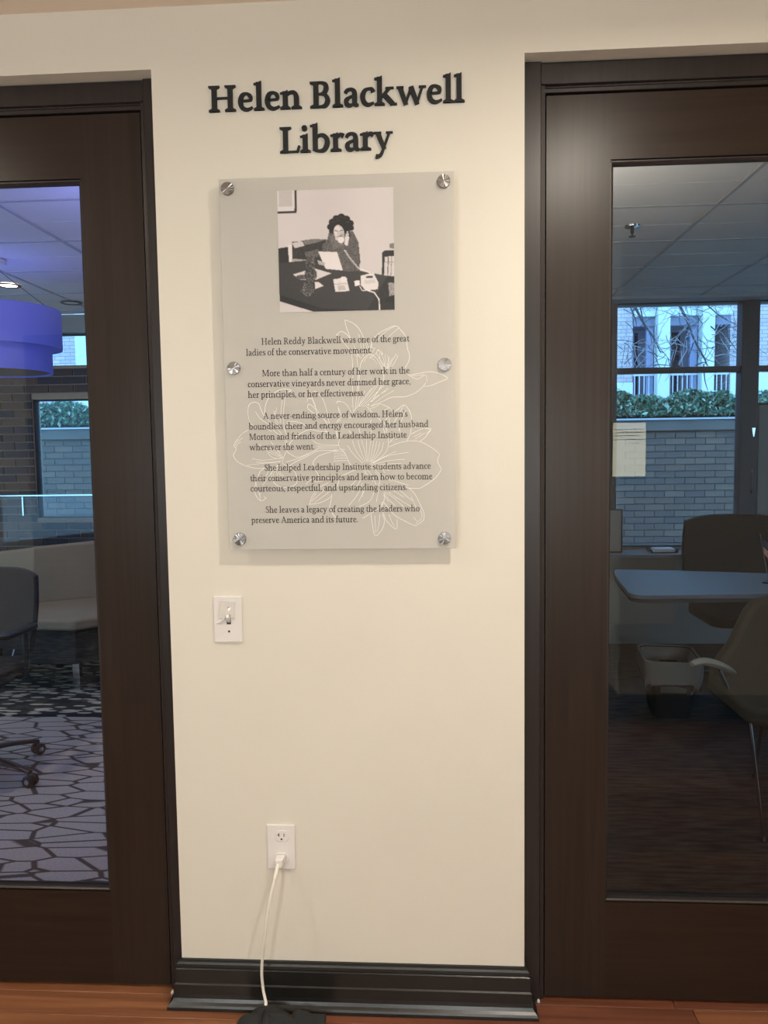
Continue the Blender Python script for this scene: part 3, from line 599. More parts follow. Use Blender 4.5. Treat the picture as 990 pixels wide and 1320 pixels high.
FLOWER = [[[3080,16940],[3260,16870],[3410,16730],[3500,16550],[3580,16410],[3650,16210]],[[3080,16940],[3110,16790],[3180,16590],[3250,16420],[3350,16180],[3460,16050]],[[2870,16590],[2980,16680],[3110,16620],[3220,16470],[3300,16300],[3360,16130]],[[2900,16620],[3000,16490],[3130,16330],[3240,16190],[3460,16050]],[[3220,16500],[3300,16330],[3430,16080]],[[3400,16610],[3440,16380],[3460,16150]],[[3480,16500],[3510,16300],[3490,16100]],[[3550,16410],[3580,16270],[3560,16150]],[[3650,16210],[3710,16460],[3830,16590],[4010,16700],[4250,16780],[4380,16670],[4480,16520],[4520,16250],[4560,16130],[4550,15990],[4460,15820]],[[4250,16780],[4060,16680],[3920,16570],[3800,16430]],[[4320,16730],[4150,16590],[4030,16460]],[[3710,16380],[3640,16210],[3650,16120]],[[3370,15290],[3390,15550],[3410,15810],[3440,15950],[3530,16080],[3650,16140],[3770,16080],[3880,15920],[3950,15740],[3960,15540],[3870,15370],[3720,15140],[3600,14970]],[[3830,16250],[3910,16160],[3950,16140],[3900,16220],[3830,16250]],[[3830,16250],[3810,16150],[3970,15890]],[[3910,16170],[3970,16000],[3980,15830]],[[4060,16110],[4070,16000],[4020,15800]],[[4170,16050],[4110,15940],[4050,15800]],[[4300,16110],[4230,15970],[4150,15850]],[[4260,16140],[4170,16000],[4080,15800]],[[3650,16090],[3740,16020],[3820,15920]],[[3520,15980],[3550,16050],[3610,16090]],[[3870,16160],[3890,16000],[3950,15860]],[[4000,16140],[4010,15970],[3990,15810]],[[4100,16080],[4080,15940],[4040,15810]],[[3800,16170],[3680,16090],[3630,16060]],[[3680,16320],[3740,16290]],[[3770,16290],[3680,16150]],[[4480,15700],[4660,15640],[4920,15650],[4960,15490]],[[4600,15660],[4830,15700],[5060,15720],[5260,15670],[5360,15620],[5430,15560],[5260,15490],[5060,15410],[4890,15390]],[[4510,15670],[4600,15620],[4740,15560],[4890,15640]],[[4930,15470],[4830,15350],[4680,15240],[4540,15190],[4420,15160],[4130,15150],[3900,15050],[3570,14920]],[[3230,16160],[3250,15730],[3230,15300],[3240,14860]],[[3340,16130],[3370,15780],[3350,15440],[3290,14890]],[[3760,15430],[3550,15180],[3340,14930]],[[3680,15370],[3490,15150],[3380,14960]],[[3960,15430],[3720,15200],[3460,14960]],[[4070,15370],[3840,15200],[3540,14940]],[[3840,15460],[3610,15170],[3410,14960]],[[3520,15320],[3370,14980]],[[3420,15290],[3330,14950]],[[4190,15310],[3900,15140],[3630,14940]],[[4020,15310],[3780,15170],[3500,14950]],[[2870,15090],[3010,15060],[3110,14980],[3160,14890],[3220,14780]],[[2870,15090],[2900,14870],[2960,14750]],[[3240,14820],[3310,14920],[3430,14970],[3570,14930],[3720,14770],[3860,14650],[3900,14560],[3970,14330]],[[3870,15010],[4040,14940],[4180,14820]],[[3870,15010],[3750,14940],[3630,14900]],[[4070,14910],[3950,14850]],[[3980,14620],[4070,14730],[4150,14790],[4270,14870],[4420,14970],[4530,14870],[4590,14700],[4590,14490]],[[4420,14970],[4300,14760],[4180,14560]],[[4460,14840],[4360,14610],[4290,14380]],[[3950,14590],[4030,14390]],[[4070,14680],[4090,14470]],[[4560,14490],[4820,14430],[5020,14400],[4930,14300]],[[2840,14580],[2900,14670],[3010,14720],[3190,14690]],[[3660,14650],[3630,14570]],[[2830,14500],[2870,14210],[2900,14020],[3030,13880],[3090,13740],[3170,13600],[3350,13530]],[[3090,14060],[3210,13880],[3440,13640]],[[3210,14170],[3290,13940],[3480,13660]],[[3340,14170],[3400,13940],[3510,13670]],[[3430,14170],[3490,13940],[3540,13670]],[[3540,14170],[3540,13930],[3560,13670]],[[3640,14170],[3600,13900],[3580,13670]],[[3710,14170],[3660,13900],[3610,13670]],[[3780,14150],[3730,13930],[3630,13670]],[[3850,14130],[3790,13900],[3640,13670]],[[3940,14120],[3870,13900],[3660,13660]],[[3600,13610],[3850,13760],[4010,13930],[4050,14160],[3990,14480]],[[3130,14410],[3210,14290]],[[3360,14490],[3400,14310]],[[3650,14490],[3650,14310]],[[4060,14010],[4290,14100],[4550,14140],[4790,14120],[4990,14020],[5160,13900],[5230,13810],[5190,13710],[5210,13590],[5270,13480],[5160,13300],[5070,13230],[4980,13160],[4860,13090],[4750,13040],[4510,13050],[4450,13080]],[[3670,13640],[3940,13780],[4230,13910]],[[3690,13630],[4020,13800],[4520,13880]],[[3700,13610],[4050,13690],[4430,13720]],[[3700,13590],[3990,13610],[4340,13630]],[[3760,13520],[4080,13460]],[[3870,13380],[4160,13230],[4510,13110]],[[3930,13320],[4130,13200]],[[4510,13050],[4610,12960],[4690,12840],[4800,12600],[4860,12460],[4850,12310],[4740,12210],[4650,12170],[4500,12230],[4390,12290],[4240,12370],[4130,12460],[3920,12730]],[[4770,12550],[4810,12430],[4800,12340],[4660,12210]],[[4620,12370],[4690,12270]],[[4570,12840],[4680,12580]],[[3930,12970],[4160,12820],[4450,12550]],[[4040,12960],[4280,12790],[4570,12610]],[[3950,12910],[4070,12760],[4190,12640]],[[4160,12990],[4390,12840]],[[4280,13020],[4480,12840],[4600,12750]],[[3910,12890],[3980,12820],[4040,12730]],[[3880,12730],[3880,12580],[3920,12440],[4000,12260],[4210,12090],[4230,12320]],[[3620,12440],[3650,12200],[3710,11940],[3850,12050],[3920,12200],[3930,12320],[3890,12440]],[[3710,12410],[3720,12140],[3720,12000]],[[3830,12440],[3800,12200],[3750,12020]],[[4040,12440],[4120,12230],[4190,12140]],[[3930,12940],[3940,12820],[3890,12670],[3770,12560],[3620,12470],[3420,12350]],[[3430,13180],[3310,12910],[3100,12650]],[[3460,13120],[3420,12850]],[[3720,13030],[3600,12760],[3330,12620]],[[3520,13090],[3330,12740]],[[3390,13240],[3190,12970]],[[3310,13270],[3130,13090]],[[3810,13030],[3750,12730]],[[2840,13090],[2870,13210],[2930,13330],[3080,13410],[3290,13490],[3490,13530]],[[2760,13920],[3000,13910]],[[2760,13870],[3030,13860]],[[2760,13810],[3040,13820]],[[2760,13760],[3060,13770]],[[2760,13700],[3080,13710]],[[2770,13960],[2940,13970],[3030,13960]],[[4060,14100],[4180,14220],[4320,14300],[4300,14480]],[[4480,14140],[4560,14300],[4590,14470]],[[4580,14300],[4820,14410],[5040,14420],[4960,14290],[4870,14190],[4790,14140]],[[4640,14240],[4820,14320]],[[4670,14180],[4900,14320]],[[4090,14130],[4290,14200]],[[4180,14160],[4410,14240]],[[3490,13530],[3610,13410],[3700,13260],[3750,13140]],[[3580,13580],[3730,13490],[3870,13320]],[[3640,13610],[3870,13520],[3960,13400]],[[3460,13500],[3520,13320]],[[3730,13440],[3840,13260],[3810,13110]],[[3640,13380],[3670,13200]],[[3520,13610],[3510,13440],[3640,13260]],[[780,14460],[620,14370],[480,14220],[410,14100],[460,14000],[400,13900],[400,13830],[490,13710],[690,13610],[940,13550],[1130,13560]],[[460,14040],[490,14120],[580,14190]],[[430,14080],[490,14180],[620,14270]],[[830,13780],[1110,13740],[1560,13790]],[[930,13700],[1250,13690],[1530,13720]],[[690,13620],[1020,13660],[1500,13690]],[[1130,13560],[1020,13480],[960,13340],[910,13230],[880,12980],[1000,12790],[1140,12840],[1090,12880]],[[980,12980],[1000,12870],[1000,12790]],[[910,13230],[940,13040],[1010,12930]],[[1440,13450],[1550,13340],[1740,13310],[1850,13360]],[[1720,13570],[1830,13470],[1880,13360],[1890,13250],[1850,13170],[1740,13110],[1510,13100],[1350,13200],[1280,13370]],[[1470,13640],[1300,13450],[1070,13150]],[[1480,13630],[1300,13480],[1280,13390]],[[1480,13610],[1330,13420],[1360,13310]],[[1500,13610],[1410,13480],[1440,13340]],[[1460,13630],[1240,13500],[1130,13310]],[[1510,13610],[1490,13450],[1630,13330]],[[1630,14050],[1670,13940],[1750,13870],[1920,13800],[2140,13870],[2400,13990]],[[1710,13600],[1860,13690],[1970,13740],[2200,13850],[2390,13940],[2640,13950],[2860,13940]],[[1720,14080],[1760,14160],[1850,14240],[1990,14350],[2210,14440],[2430,14400],[2650,14390]],[[2210,14260],[2370,14120],[2590,14080],[2870,14070]],[[1640,13690],[1920,13770],[2200,13880]],[[2370,14050],[2870,14050]],[[2400,14010],[2870,14010]],[[2930,13940],[2780,13930],[2640,13900],[2480,13850],[2390,13810],[2310,13730],[2280,13660],[2320,13520],[2410,13350]],[[2100,13140],[2140,13220],[2240,13270],[2350,13220],[2490,13240]],[[2170,12690],[2200,12800],[2260,12910],[2400,13080],[2630,13190]],[[2170,12690],[2400,12720],[2590,12800],[2690,12880],[2720,12990],[2690,12800],[2650,12630],[2710,12470],[2810,12350]],[[2230,12750],[2400,12910],[2570,13050]],[[2290,12730],[2480,12860],[2650,12990]],[[2200,12750],[2350,12970]],[[1460,14460],[1600,14270],[1650,14050]],[[1600,14520],[1670,14300],[1660,14110]],[[1320,14470],[1460,14350],[1600,14300]],[[1010,14110],[1260,13970],[1560,13800]],[[1120,14000],[1310,13890],[1560,13780]],[[1200,14080],[1390,13940],[1570,13780]],[[1290,14170],[1420,14000],[1590,13780]],[[1030,14060],[1200,14000]],[[1640,13940],[1560,13720],[1580,13640],[1750,13600]],[[1200,13930],[1310,13810],[1530,13760]],[[1370,14050],[1500,13890]],[[2540,14500],[2620,14360]],[[2820,14420],[2870,14200],[2910,13980]],[[2920,14220],[2870,14060]],[[620,14370],[680,14420],[780,14460]],[[770,14970],[810,15050],[920,15100],[1030,15050],[1080,14910],[1150,14770]],[[770,14970],[770,14780],[850,14580],[1130,14500],[1320,14410]],[[1160,14770],[1170,14930],[1200,15070],[1290,15220],[1460,15340],[1620,15390],[1800,15360],[1700,15310]],[[1180,14770],[1330,14580],[1550,14460]],[[1590,15200],[1550,14900],[1520,14600]],[[1650,15200],[1600,14760],[1630,14410]],[[1450,14960],[1410,14770],[1470,14600]],[[1380,14900],[1410,14630],[1550,14490]],[[940,14880],[1050,14720],[1320,14520]],[[2170,15080],[2180,15150],[2280,15150],[2350,15020],[2370,14890]],[[2170,14970],[2200,15030],[2290,14980],[2370,14890],[2380,14790],[2270,14850],[2180,14930],[2170,14970]],[[2270,15240],[2320,15050],[2410,14860],[2550,14690],[2630,14530]],[[2420,15290],[2540,15130],[2620,14880],[2660,14660],[2710,14470]],[[2270,15240],[2340,15320],[2420,15290]],[[1660,14640],[1880,14630],[2050,14580],[2160,14480]],[[1670,14600],[1850,14530]],[[2860,15080],[2950,15070]],[[2860,15080],[2900,14930],[2950,14820]],[[2880,14610],[2950,14660]],[[2520,14690],[2660,14580]]]
q = MB()
for st in FLOWER:
    p = catmull([(a / 10000 - .5, b / 10000) for a, b in st], 5)
    n = len(p)
    for i, s in enumerate(p): pass
    L = []; Rr = []
    thick = .00042 if n > 22 else .00033
    for i in range(n):
        a = p[max(i - 1, 0)]; b = p[min(i + 1, n - 1)]; dx, dy = b[0] - a[0], b[1] - a[1]; l = math.hypot(dx, dy) or 1
        L.append((p[i][0] - dy / l * thick, -.0313, p[i][1] + dx / l * thick)); Rr.append((p[i][0] + dy / l * thick, -.0313, p[i][1] - dx / l * thick))
    q.add(L + Rr, [(i, n + i, n + i + 1, i + 1) for i in range(n - 1)])
tag(wpart(q, 'flower_line_art', etch_m, panel), 'white outline drawing of large open lily-like flowers')

# the black and white photograph: a print, painted into a colour grid
def photo_print():
    Wn, Hn = 230, 236
    u = (np.arange(Wn) + .5) / Wn; v = (np.arange(Hn) + .5) / Hn
    U, V = np.meshgrid(u, v)
    X = 88 + 780 * U + 20 * V; Y = 78 - 18 * U + 815 * V + 8 * U * V       # crop coordinates the shapes were measured in
    rs = np.random.RandomState(4)
    img = np.full((Hn, Wn), 212.0) - 10 * (V) + 6 * np.sin(X / 90) * .5
    def poly(pts, val, tex=0, soft=1, grad=None):
        inside = np.zeros_like(img, bool); n = len(pts)
        for i in range(n):
            x1, y1 = pts[i]; x2, y2 = pts[(i + 1) % n]
            if y1 == y2: continue
            c = ((Y >= min(y1, y2)) & (Y < max(y1, y2))) & (X < (x2 - x1) * (Y - y1) / (y2 - y1) + x1)
            inside ^= c
        vv = val + (tex * rs.randn(Hn, Wn) if tex else 0)
        if grad: vv = vv + grad[0] * (X - 480) / 400 + grad[1] * (Y - 480) / 400
        img[inside] = (vv if np.ndim(vv) else np.full_like(img, vv))[inside]
    def ell(cx, cy, rx, ry, val, rot=0, tex=0):
        c, s = math.cos(rot), math.sin(rot); dx = X - cx; dy = Y - cy
        a = ((dx * c + dy * s) / rx) ** 2 + ((-dx * s + dy * c) / ry) ** 2 < 1
        vv = val + tex * rs.randn(Hn, Wn); img[a] = vv[a]
    def line(pts, w, val):
        for (x1, y1), (x2, y2) in zip(pts, pts[1:]):
            L2 = (x2 - x1) ** 2 + (y2 - y1) ** 2; t = np.clip(((X - x1) * (x2 - x1) + (Y - y1) * (y2 - y1)) / L2, 0, 1)
            img[(X - x1 - t * (x2 - x1)) ** 2 + (Y - y1 - t * (y2 - y1)) ** 2 < (w / 2) ** 2] = val
    poly([(80, 60), (222, 60), (222, 226), (80, 230)], 50); poly([(80, 60), (208, 60), (208, 212), (80, 216)], 222); poly([(102, 80), (192, 80), (192, 182), (102, 186)], 196, 3)
    poly([(95, 462), (165, 452), (172, 580), (95, 580)], 42); poly([(165, 440), (192, 436), (196, 560), (172, 560)], 226)
    poly([(190, 420), (420, 402), (430, 560), (195, 560)], 52, 8); poly([(190, 425), (262, 415), (278, 445), (210, 462)], 205); poly([(262, 410), (340, 400), (420, 405), (350, 428), (280, 440)], 120, 16)
    poly([(275, 490), (372, 468), (372, 520), (290, 530)], 95, 14); poly([(190, 530), (300, 540), (300, 558), (190, 552)], 170)
    poly([(845, 440), (890, 430), (890, 470), (850, 470)], 120); poly([(798, 500), (812, 485), (890, 480), (890, 680), (798, 680)], 40)
    poly([(815, 525), (890, 518), (890, 660), (812, 655)], 208); line([(840, 528), (836, 655)], 6, 90); line([(862, 522), (858, 655)], 4, 120); line([(822, 560), (880, 560)], 3, 130)
    # desk
    poly([(100, 560), (280, 545), (640, 615), (840, 655), (890, 700), (890, 900), (100, 900)], 62, 3, grad=(4, -10))
    poly([(835, 655), (895, 655), (895, 900), (690, 900)], 40, 5); poly([(100, 770), (350, 888), (350, 900), (100, 900)], 205)
    poly([(108, 772), (108, 815), (350, 892), (690, 892), (695, 882), (400, 868)], 30); poly([(840, 700), (890, 700), (890, 780), (850, 790)], 150, 25); poly([(820, 800), (890, 790), (890, 830), (825, 830)], 30)
    # sitter: chair, jacket, hair, face, hand
    poly([(610, 420), (640, 440), (652, 560), (640, 600), (600, 560)], 40)
    poly([(440, 360), (600, 350), (640, 430), (650, 620), (540, 620), (500, 560), (398, 500), (396, 440), (430, 405)], 92, 20)
    poly([(440, 380), (480, 370), (540, 440), (470, 470)], 110, 22)
    ell(518, 312, 80, 60, 32, 0, 5)
    for (hx, hy, hr) in ((452, 322, 24), (462, 290, 24), (490, 268, 26), (522, 258, 26), (556, 272, 26), (582, 300, 24), (588, 330, 20), (456, 350, 16), (474, 358, 14)): ell(hx, hy, hr, hr * .9, 34, 0, 6)
    for (hx, hy) in ((490, 262), (520, 254), (548, 262), (470, 284), (565, 290), (505, 276)): line([(hx - 12, hy + 6), (hx, hy), (hx + 12, hy + 5)], 3, 78)
    ell(508, 362, 35, 54, 200, -.25); ell(500, 356, 24, 40, 216, -.25); ell(528, 384, 16, 26, 178, -.3); ell(497, 400, 16, 12, 206)
    line([(480, 346), (497, 350)], 5, 92); line([(513, 350), (532, 344)], 5, 92); line([(506, 352), (500, 374)], 4, 160); line([(494, 386), (528, 384)], 5, 96); ell(522, 410, 22, 22, 228)
    poly([(545, 440), (548, 392), (560, 352), (580, 352), (576, 400), (566, 452)], 222); line([(556, 368), (580, 356)], 5, 120); line([(552, 384), (578, 376)], 4, 140)
    line([(572, 342), (580, 388)], 9, 40)
    # paper, hands, figurine, notes, telephone
    poly([(368, 484), (496, 490), (536, 614), (420, 602), (400, 560)], 226, 2); poly([(362, 540), (415, 560), (410, 580), (372, 572)], 180)
    poly([(196, 636), (340, 596), (460, 632), (340, 680), (250, 672)], 214, 3)
    for (cx, cy, rx, ry) in ((318, 560, 34, 52), (318, 640, 42, 50), (262, 655, 44, 16), (300, 720, 32, 40), (296, 750, 48, 24), (300, 772, 24, 14)): ell(cx, cy, rx, ry, 74, 0, 52)
    poly([(345, 690), (372, 688), (408, 716), (350, 736)], 220)
    poly([(470, 672), (560, 660), (582, 752), (486, 758)], 224, 3); line([(480, 706), (570, 700)], 4, 160); ell(540, 672, 24, 18, 234); poly([(500, 716), (548, 712), (556, 744), (506, 748)], 190, 10)
    poly([(612, 684), (648, 680), (652, 712), (618, 722)], 235)
    poly([(655, 650), (740, 630), (776, 700), (772, 742), (690, 752), (655, 710)], 224, 2); poly([(690, 655), (735, 650), (738, 664), (694, 668)], 60); poly([(680, 680), (750, 676), (756, 700), (684, 706)], 205, 8)
    line([(548, 480), (580, 530), (640, 600), (720, 632)], 10, 226); line([(550, 486), (584, 536), (644, 606)], 3, 120)
    line([(650, 720), (664, 748), (690, 752)], 6, 232); line([(700, 748), (748, 764), (780, 810), (786, 890)], 9, 234)
    # soften a little
    g = np.pad(img, 1, 'edge'); img = (g[1:-1, 1:-1] * 4 + g[:-2, 1:-1] + g[2:, 1:-1] + g[1:-1, :-2] + g[1:-1, 2:]) / 8
    img = np.clip(img, 0, 255)
    rgb = np.stack([img * 1.0, img * .965, img * .965], -1) / 255
    lin = np.where(rgb <= .04045, rgb / 12.92, ((rgb + .055) / 1.055) ** 2.4)
    x0, x1, z0, z1 = -.3425, -.0765, 1.7145, 1.988
    xs = x0 + (x1 - x0) * np.linspace(0, 1, Wn); zs = z1 - (z1 - z0) * np.linspace(0, 1, Hn)
    vs = [(float(a), -.0319, float(b)) for b in zs for a in xs]
    vs += [(x0, -.0310, z0), (x1, -.0310, z0), (x1, -.0310, z1), (x0, -.0310, z1)]
    nb = Wn * Hn
    fs = [(j * Wn + i, (j + 1) * Wn + i, (j + 1) * Wn + i + 1, j * Wn + i + 1) for j in range(Hn - 1) for i in range(Wn - 1)]
    fs += [(nb, nb + 3, nb + 2, nb + 1), ((Hn - 1) * Wn, nb, nb + 1, nb - 1), (0, Wn - 1, nb + 2, nb + 3), (0, nb + 3, nb, (Hn - 1) * Wn), (Wn - 1, nb - 1, nb + 1, nb + 2)]
    off = panel.location
    me = bpy.data.meshes.new('photograph_print'); me.from_pydata([tuple(Vector(p) - off) for p in vs], [], fs)
    ca = me.color_attributes.new('Col', 'FLOAT_COLOR', 'POINT')
    arr = np.ones((len(vs), 4)); arr[:nb, :3] = lin.reshape(-1, 3); ca.data.foreach_set('color', arr.ravel())
    me.materials.append(vcol_mat('photograph_ink', .45))
    o = bpy.data.objects.new('photograph_print', me); C.objects.link(o); o.parent = panel
    tag(o, 'black and white photograph of a person on the telephone behind a desk')
photo_print()

# ------------------------------------------------------------------ light switch, outlet, cord, bag
def rrect(x0, x1, z0, z1, r, n=4):
    p = []
    for (cx, cz, a0) in ((x1 - r, z1 - r, 0), (x0 + r, z1 - r, 90), (x0 + r, z0 + r, 180), (x1 - r, z0 + r, 270)):
        for k in range(n + 1): a = R(a0 + 90 * k / n); p.append((cx + r * math.cos(a), cz + r * math.sin(a)))
    return p
sw = thing('light_switch', 'white toggle light switch plate on the wall below the frosted plaque', 'switch', (-.4925, 0, .989))
wpart(MB().prism(rrect(-.5275, -.4575, .932, 1.046, .002), -.0055, -.0003, 'y'), 'switch_plate', white_m, sw, bevel=.0026, seg=3)
cxs = -.4905
wpart(MB().box(cxs - .0052, cxs + .0052, -.0058, -.0040, .977, 1.001), 'toggle_slot', dark_m, sw)
q = MB(); q.add([(cxs - .0042, -.0045, .980), (cxs + .0036, -.0045, .980), (cxs + .0036, -.0045, .999), (cxs - .0042, -.0045, .999), (cxs - .0040, -.016, .995), (cxs + .0030, -.016, .995), (cxs + .0030, -.015, 1.003), (cxs - .0040, -.015, 1.003)],
    [(0, 1, 2, 3), (4, 5, 6, 7), (0, 1, 5, 4), (1, 2, 6, 5), (2, 3, 7, 6), (3, 0, 4, 7)])
wpart(q, 'toggle', white_m, sw, bevel=.001)
for z in (1.0185, .9595): wpart(MB().lathe([(.0026, -.0050), (.0026, -.0064), (.0012, -.0068)], (cxs, 0, z), 'y', 14), 'screw', dark_m, sw, smooth=True)
# glossy strip of clear tape and a tab that hold the toggle
tape_m = bpy.data.materials.new('clear_tape'); tape_m.use_nodes = True; _n = tape_m.node_tree; _n.nodes.clear()
_o = _n.nodes.new('ShaderNodeOutputMaterial'); _x = _n.nodes.new('ShaderNodeMixShader'); _x.inputs[0].default_value = .28; _t = _n.nodes.new('ShaderNodeBsdfTransparent'); _p = _n.nodes.new('ShaderNodeBsdfPrincipled')
_p.inputs['Base Color'].default_value = hexc(246, 240, 232); _p.inputs['Roughness'].default_value = .12
_n.links.new(_t.outputs[0], _x.inputs[1]); _n.links.new(_p.outputs[0], _x.inputs[2]); _n.links.new(_x.outputs[0], _o.inputs[0])
random.seed(8)
q = MB(); nx, nz = 9, 9; vs = []
for j in range(nz):
    for i in range(nx):
        a = i / (nx - 1); b = j / (nz - 1)
        vs.append((-.5155 + .040 * a + .003 * b, -.0072 - .0030 * math.exp(-((a - .6) ** 2 + (b - .35) ** 2) * 14) - random.random() * .0007, .990 + .043 * b))
q.add(vs, [(j * nx + i, j * nx + i + 1, (j + 1) * nx + i + 1, (j + 1) * nx + i) for j in range(nz - 1) for i in range(nx - 1)])
o = wpart(q, 'clear_tape', tape_m, sw, smooth=True); o.modifiers.new('s', 'SOLIDIFY').thickness = .0006
wpart(MB().tube(catmull([(-.519, -.0075, .9805), (-.512, -.0085, .983), (-.504, -.011, .988), (-.498, -.013, .996)], 5), [.0014, .0014, .0015, .0016, .0017, .0018, .0019, .002, .0021, .0022, .0022, .0022, .0023, .0023, .0024, .0024], 8), 'tape_tab', white_m, sw, smooth=True)

ol = thing('wall_outlet', 'white duplex power outlet low on the wall with a white plug in its lower socket', 'outlet', (-.3755, 0, .417))
wpart(MB().prism(rrect(-.4105, -.3405, .3600, .4740, .002), -.0055, -.0003, 'y'), 'outlet_plate', white_m, ol, bevel=.0024, seg=3)
for zc in (.4455, .3885):
    xc = -.3735
    p = [(xc + .0172 * math.cos(a * PI / 16), zc + max(-.0143, min(.0143, .0172 * math.sin(a * PI / 16)))) for a in range(32)]
    rc = wpart(MB().prism(p, -.0068, -.0052, 'y'), 'receptacle', white_m, ol, bevel=.0006)
    def sl(mb, name='slot'):
        o = mb.build(name, dark_m, rc); o.data.transform(Matrix.Translation(-Vector(ol.location))); return o
    sl(MB().box(xc - .0075, xc - .0055, -.0070, -.0060, zc - .001, zc + .0075)); sl(MB().box(xc - .0112, xc - .0075, -.0070, -.0060, zc + .0024, zc + .0042))
    sl(MB().box(xc + .0050, xc + .0070, -.0070, -.0060, zc - .001, zc + .0065)); sl(MB().lathe([(.0025, -.0060), (.0025, -.0070)], (xc - .0003, 0, zc - .0075), 'y', 12))
wpart(MB().lathe([(.0022, -.0050), (.0022, -.0062)], (-.3750, 0, .4170), 'y', 12), 'screw', white_m, ol)

cord = thing('power_cord', 'white power cord plugged into the wall outlet and hanging down over the baseboard', 'cord', (-.378, -.02, .388))
q = MB()
q.add([(-.388, -.0075, .400), (-.3635, -.0075, .400), (-.3635, -.0075, .380), (-.388, -.0075, .380), (-.387, -.032, .399), (-.366, -.032, .399), (-.371, -.034, .376), (-.386, -.034, .376)], [(0, 1, 2, 3), (4, 5, 6, 7), (0, 1, 5, 4), (1, 2, 6, 5), (2, 3, 7, 6), (3, 0, 4, 7)])
wpart(q, 'plug', white_m, cord, bevel=.003, seg=3)
cp = catmull([(-.379, -.028, .388), (-.3815, -.040, .372), (-.386, -.052, .352), (-.394, -.060, .315), (-.404, -.062, .262), (-.412, -.058, .205), (-.4195, -.050, .155), (-.4235, -.044, .112), (-.4205, -.044, .070), (-.4115, -.056, .046), (-.4105, -.066, .052)], 8)
wpart(MB().tube(cp, [(.0048 if i < 14 else .0036) for i in range(len(cp))], 12), 'cable', cord_m, cord, smooth=True)

# black fabric pouch slumped on the floor with a flat strap lying to its right
random.seed(11)
bag = thing('fabric_bag', 'crumpled black fabric pouch on the floor against the baseboard, under the white cord', 'bag', (-.40, -.105, 0))
q = MB(); n = 40; rings = 12; vs = []
for j in range(rings + 1):
    t = j / rings
    for k in range(n):
        a = 2 * PI * k / n
        r = math.sqrt(max(0, 1 - t ** 2.4)); fold = 1 + .05 * math.sin(5 * a + 3 * t) * (1 - t) + .06 * math.sin(9 * a + 1.3) * t
        rx, ry = .080 * (1.0 if math.cos(a) < 0 else 1.0), .062
        z = .052 * t * (1 + .05 * math.sin(4 * a + 1)) + .004 * math.sin(7 * a) * math.sin(PI * t)
        vs.append((-.400 + rx * r * fold * math.cos(a) - .0 * t, -.112 + ry * r * fold * math.sin(a) + .012 * t, max(.0008, z + .0008)))
q.add(vs, [(j * n + k, j * n + (k + 1) % n, (j + 1) * n + (k + 1) % n, (j + 1) * n + k) for j in range(rings) for k in range(n)] + [tuple(range(n - 1, -1, -1)), tuple(rings * n + k for k in range(n))])
wpart(q, 'pouch_body', fabric_m, bag, smooth=True)
q = MB()
q.prism([(-.345, .001), (-.345, .034), (-.330, .040), (-.308, .036), (-.300, .030), (-.262, .030), (-.262, .022), (-.266, .001)], -.150, -.062, 'y')
tag(wpart(q, 'flap', fabric_m, bag, bevel=.004, seg=3), 'flat stiff flap')
wpart(MB().tube(catmull([(-.408, -.168, .012), (-.409, -.150, .036), (-.410, -.120, .0525), (-.410, -.090, .052), (-.409, -.066, .040)], 6), .0022, 6), 'seam', black_m, bag, smooth=True)

# ------------------------------------------------------------------ corridor downlights
LBL = ['recessed round downlight at the left end of the corridor ceiling', 'recessed round downlight in the corridor ceiling before the right door', 'recessed round downlight at the right end of the corridor ceiling']
for i, (lx, ly, k) in enumerate(DOWNLIGHTS):
    t = thing('ceiling_downlight', LBL[i], 'ceiling light', (lx, ly, CEIL), 'corridor downlights')
    part(MB().lathe([(.070, -.001), (.088, -.001), (.088, -.005), (.070, -.006)], n=40, cap=False), 'trim_ring', trim_m, t, smooth=True)
    part(MB().lathe([(0, -.0022), (.069, -.0022), (.069, -.0008), (0, -.0008)], n=40, cap=False), 'lens', lens_m, t)
for i, (lx, ly) in enumerate(FILL_GLOBES):  # globes added behind the camera to even out the light on the wall
    t = thing('globe_pendant', 'opal glass globe pendant hanging in the lounge behind the corridor, ' + ('front left', 'front right', 'back left', 'back right')[i], 'ceiling lamp', (lx, ly, CEIL), 'lounge globe pendants')
    h = []
    for k in range(13): a = PI * k / 12; h.append((.125 * math.sin(a), -1.04 + .125 * math.cos(a)))
    part(MB().lathe(h, n=32, cap=False), 'globe', globe_m, t, smooth=True)
    part(MB().tube([(0, 0, -.001), (0, 0, -.92)], .004, 8), 'stem', blackpl_m, t)
    part(MB().lathe([(.05, 0), (.05, -.02), (.01, -.03)], n=24), 'canopy', blackpl_m, t, smooth=True)
# backlit notice on the corridor's back wall (seen only as a reflection in the right door's glass)
t = thing('lit_notice', 'small backlit cream notice on the back wall, seen mirrored in the right door glass', 'sign', (1.01, -2.02, 1.255))
part(MB().box(-.088, .088, .0008, .016, -.005, .275), 'notice_frame', blackpl_m, t, bevel=.002)
part(MB().box(-.082, .082, .0162, .0172, 0, .27), 'notice_sheet', mat('backlit_notice', hexc(235, 228, 180), .6, emit=((1, .93, .66, 1), 7.5)), t)
q = MB(); random.seed(6)
for (zz, x0, x1) in ((.235, -.07, .07), (.219, -.075, .072), (.203, -.07, .05), (.165, .010, .05)):
    x = x0
    while x < x1:
        w_ = random.uniform(.004, .012); q.prism([(x, zz), (x + w_, zz + random.uniform(-.001, .001)), (x + w_, zz + random.uniform(.003, .007)), (x + w_ * .5, zz + .003), (x, zz + random.uniform(.003, .007))], .0173, .0176, 'y'); x += w_ + .0022
q.box(-.082, .082, .0173, .0177, .184, .1865)
part(q, 'faint_lines_of_print', dark_m, t)

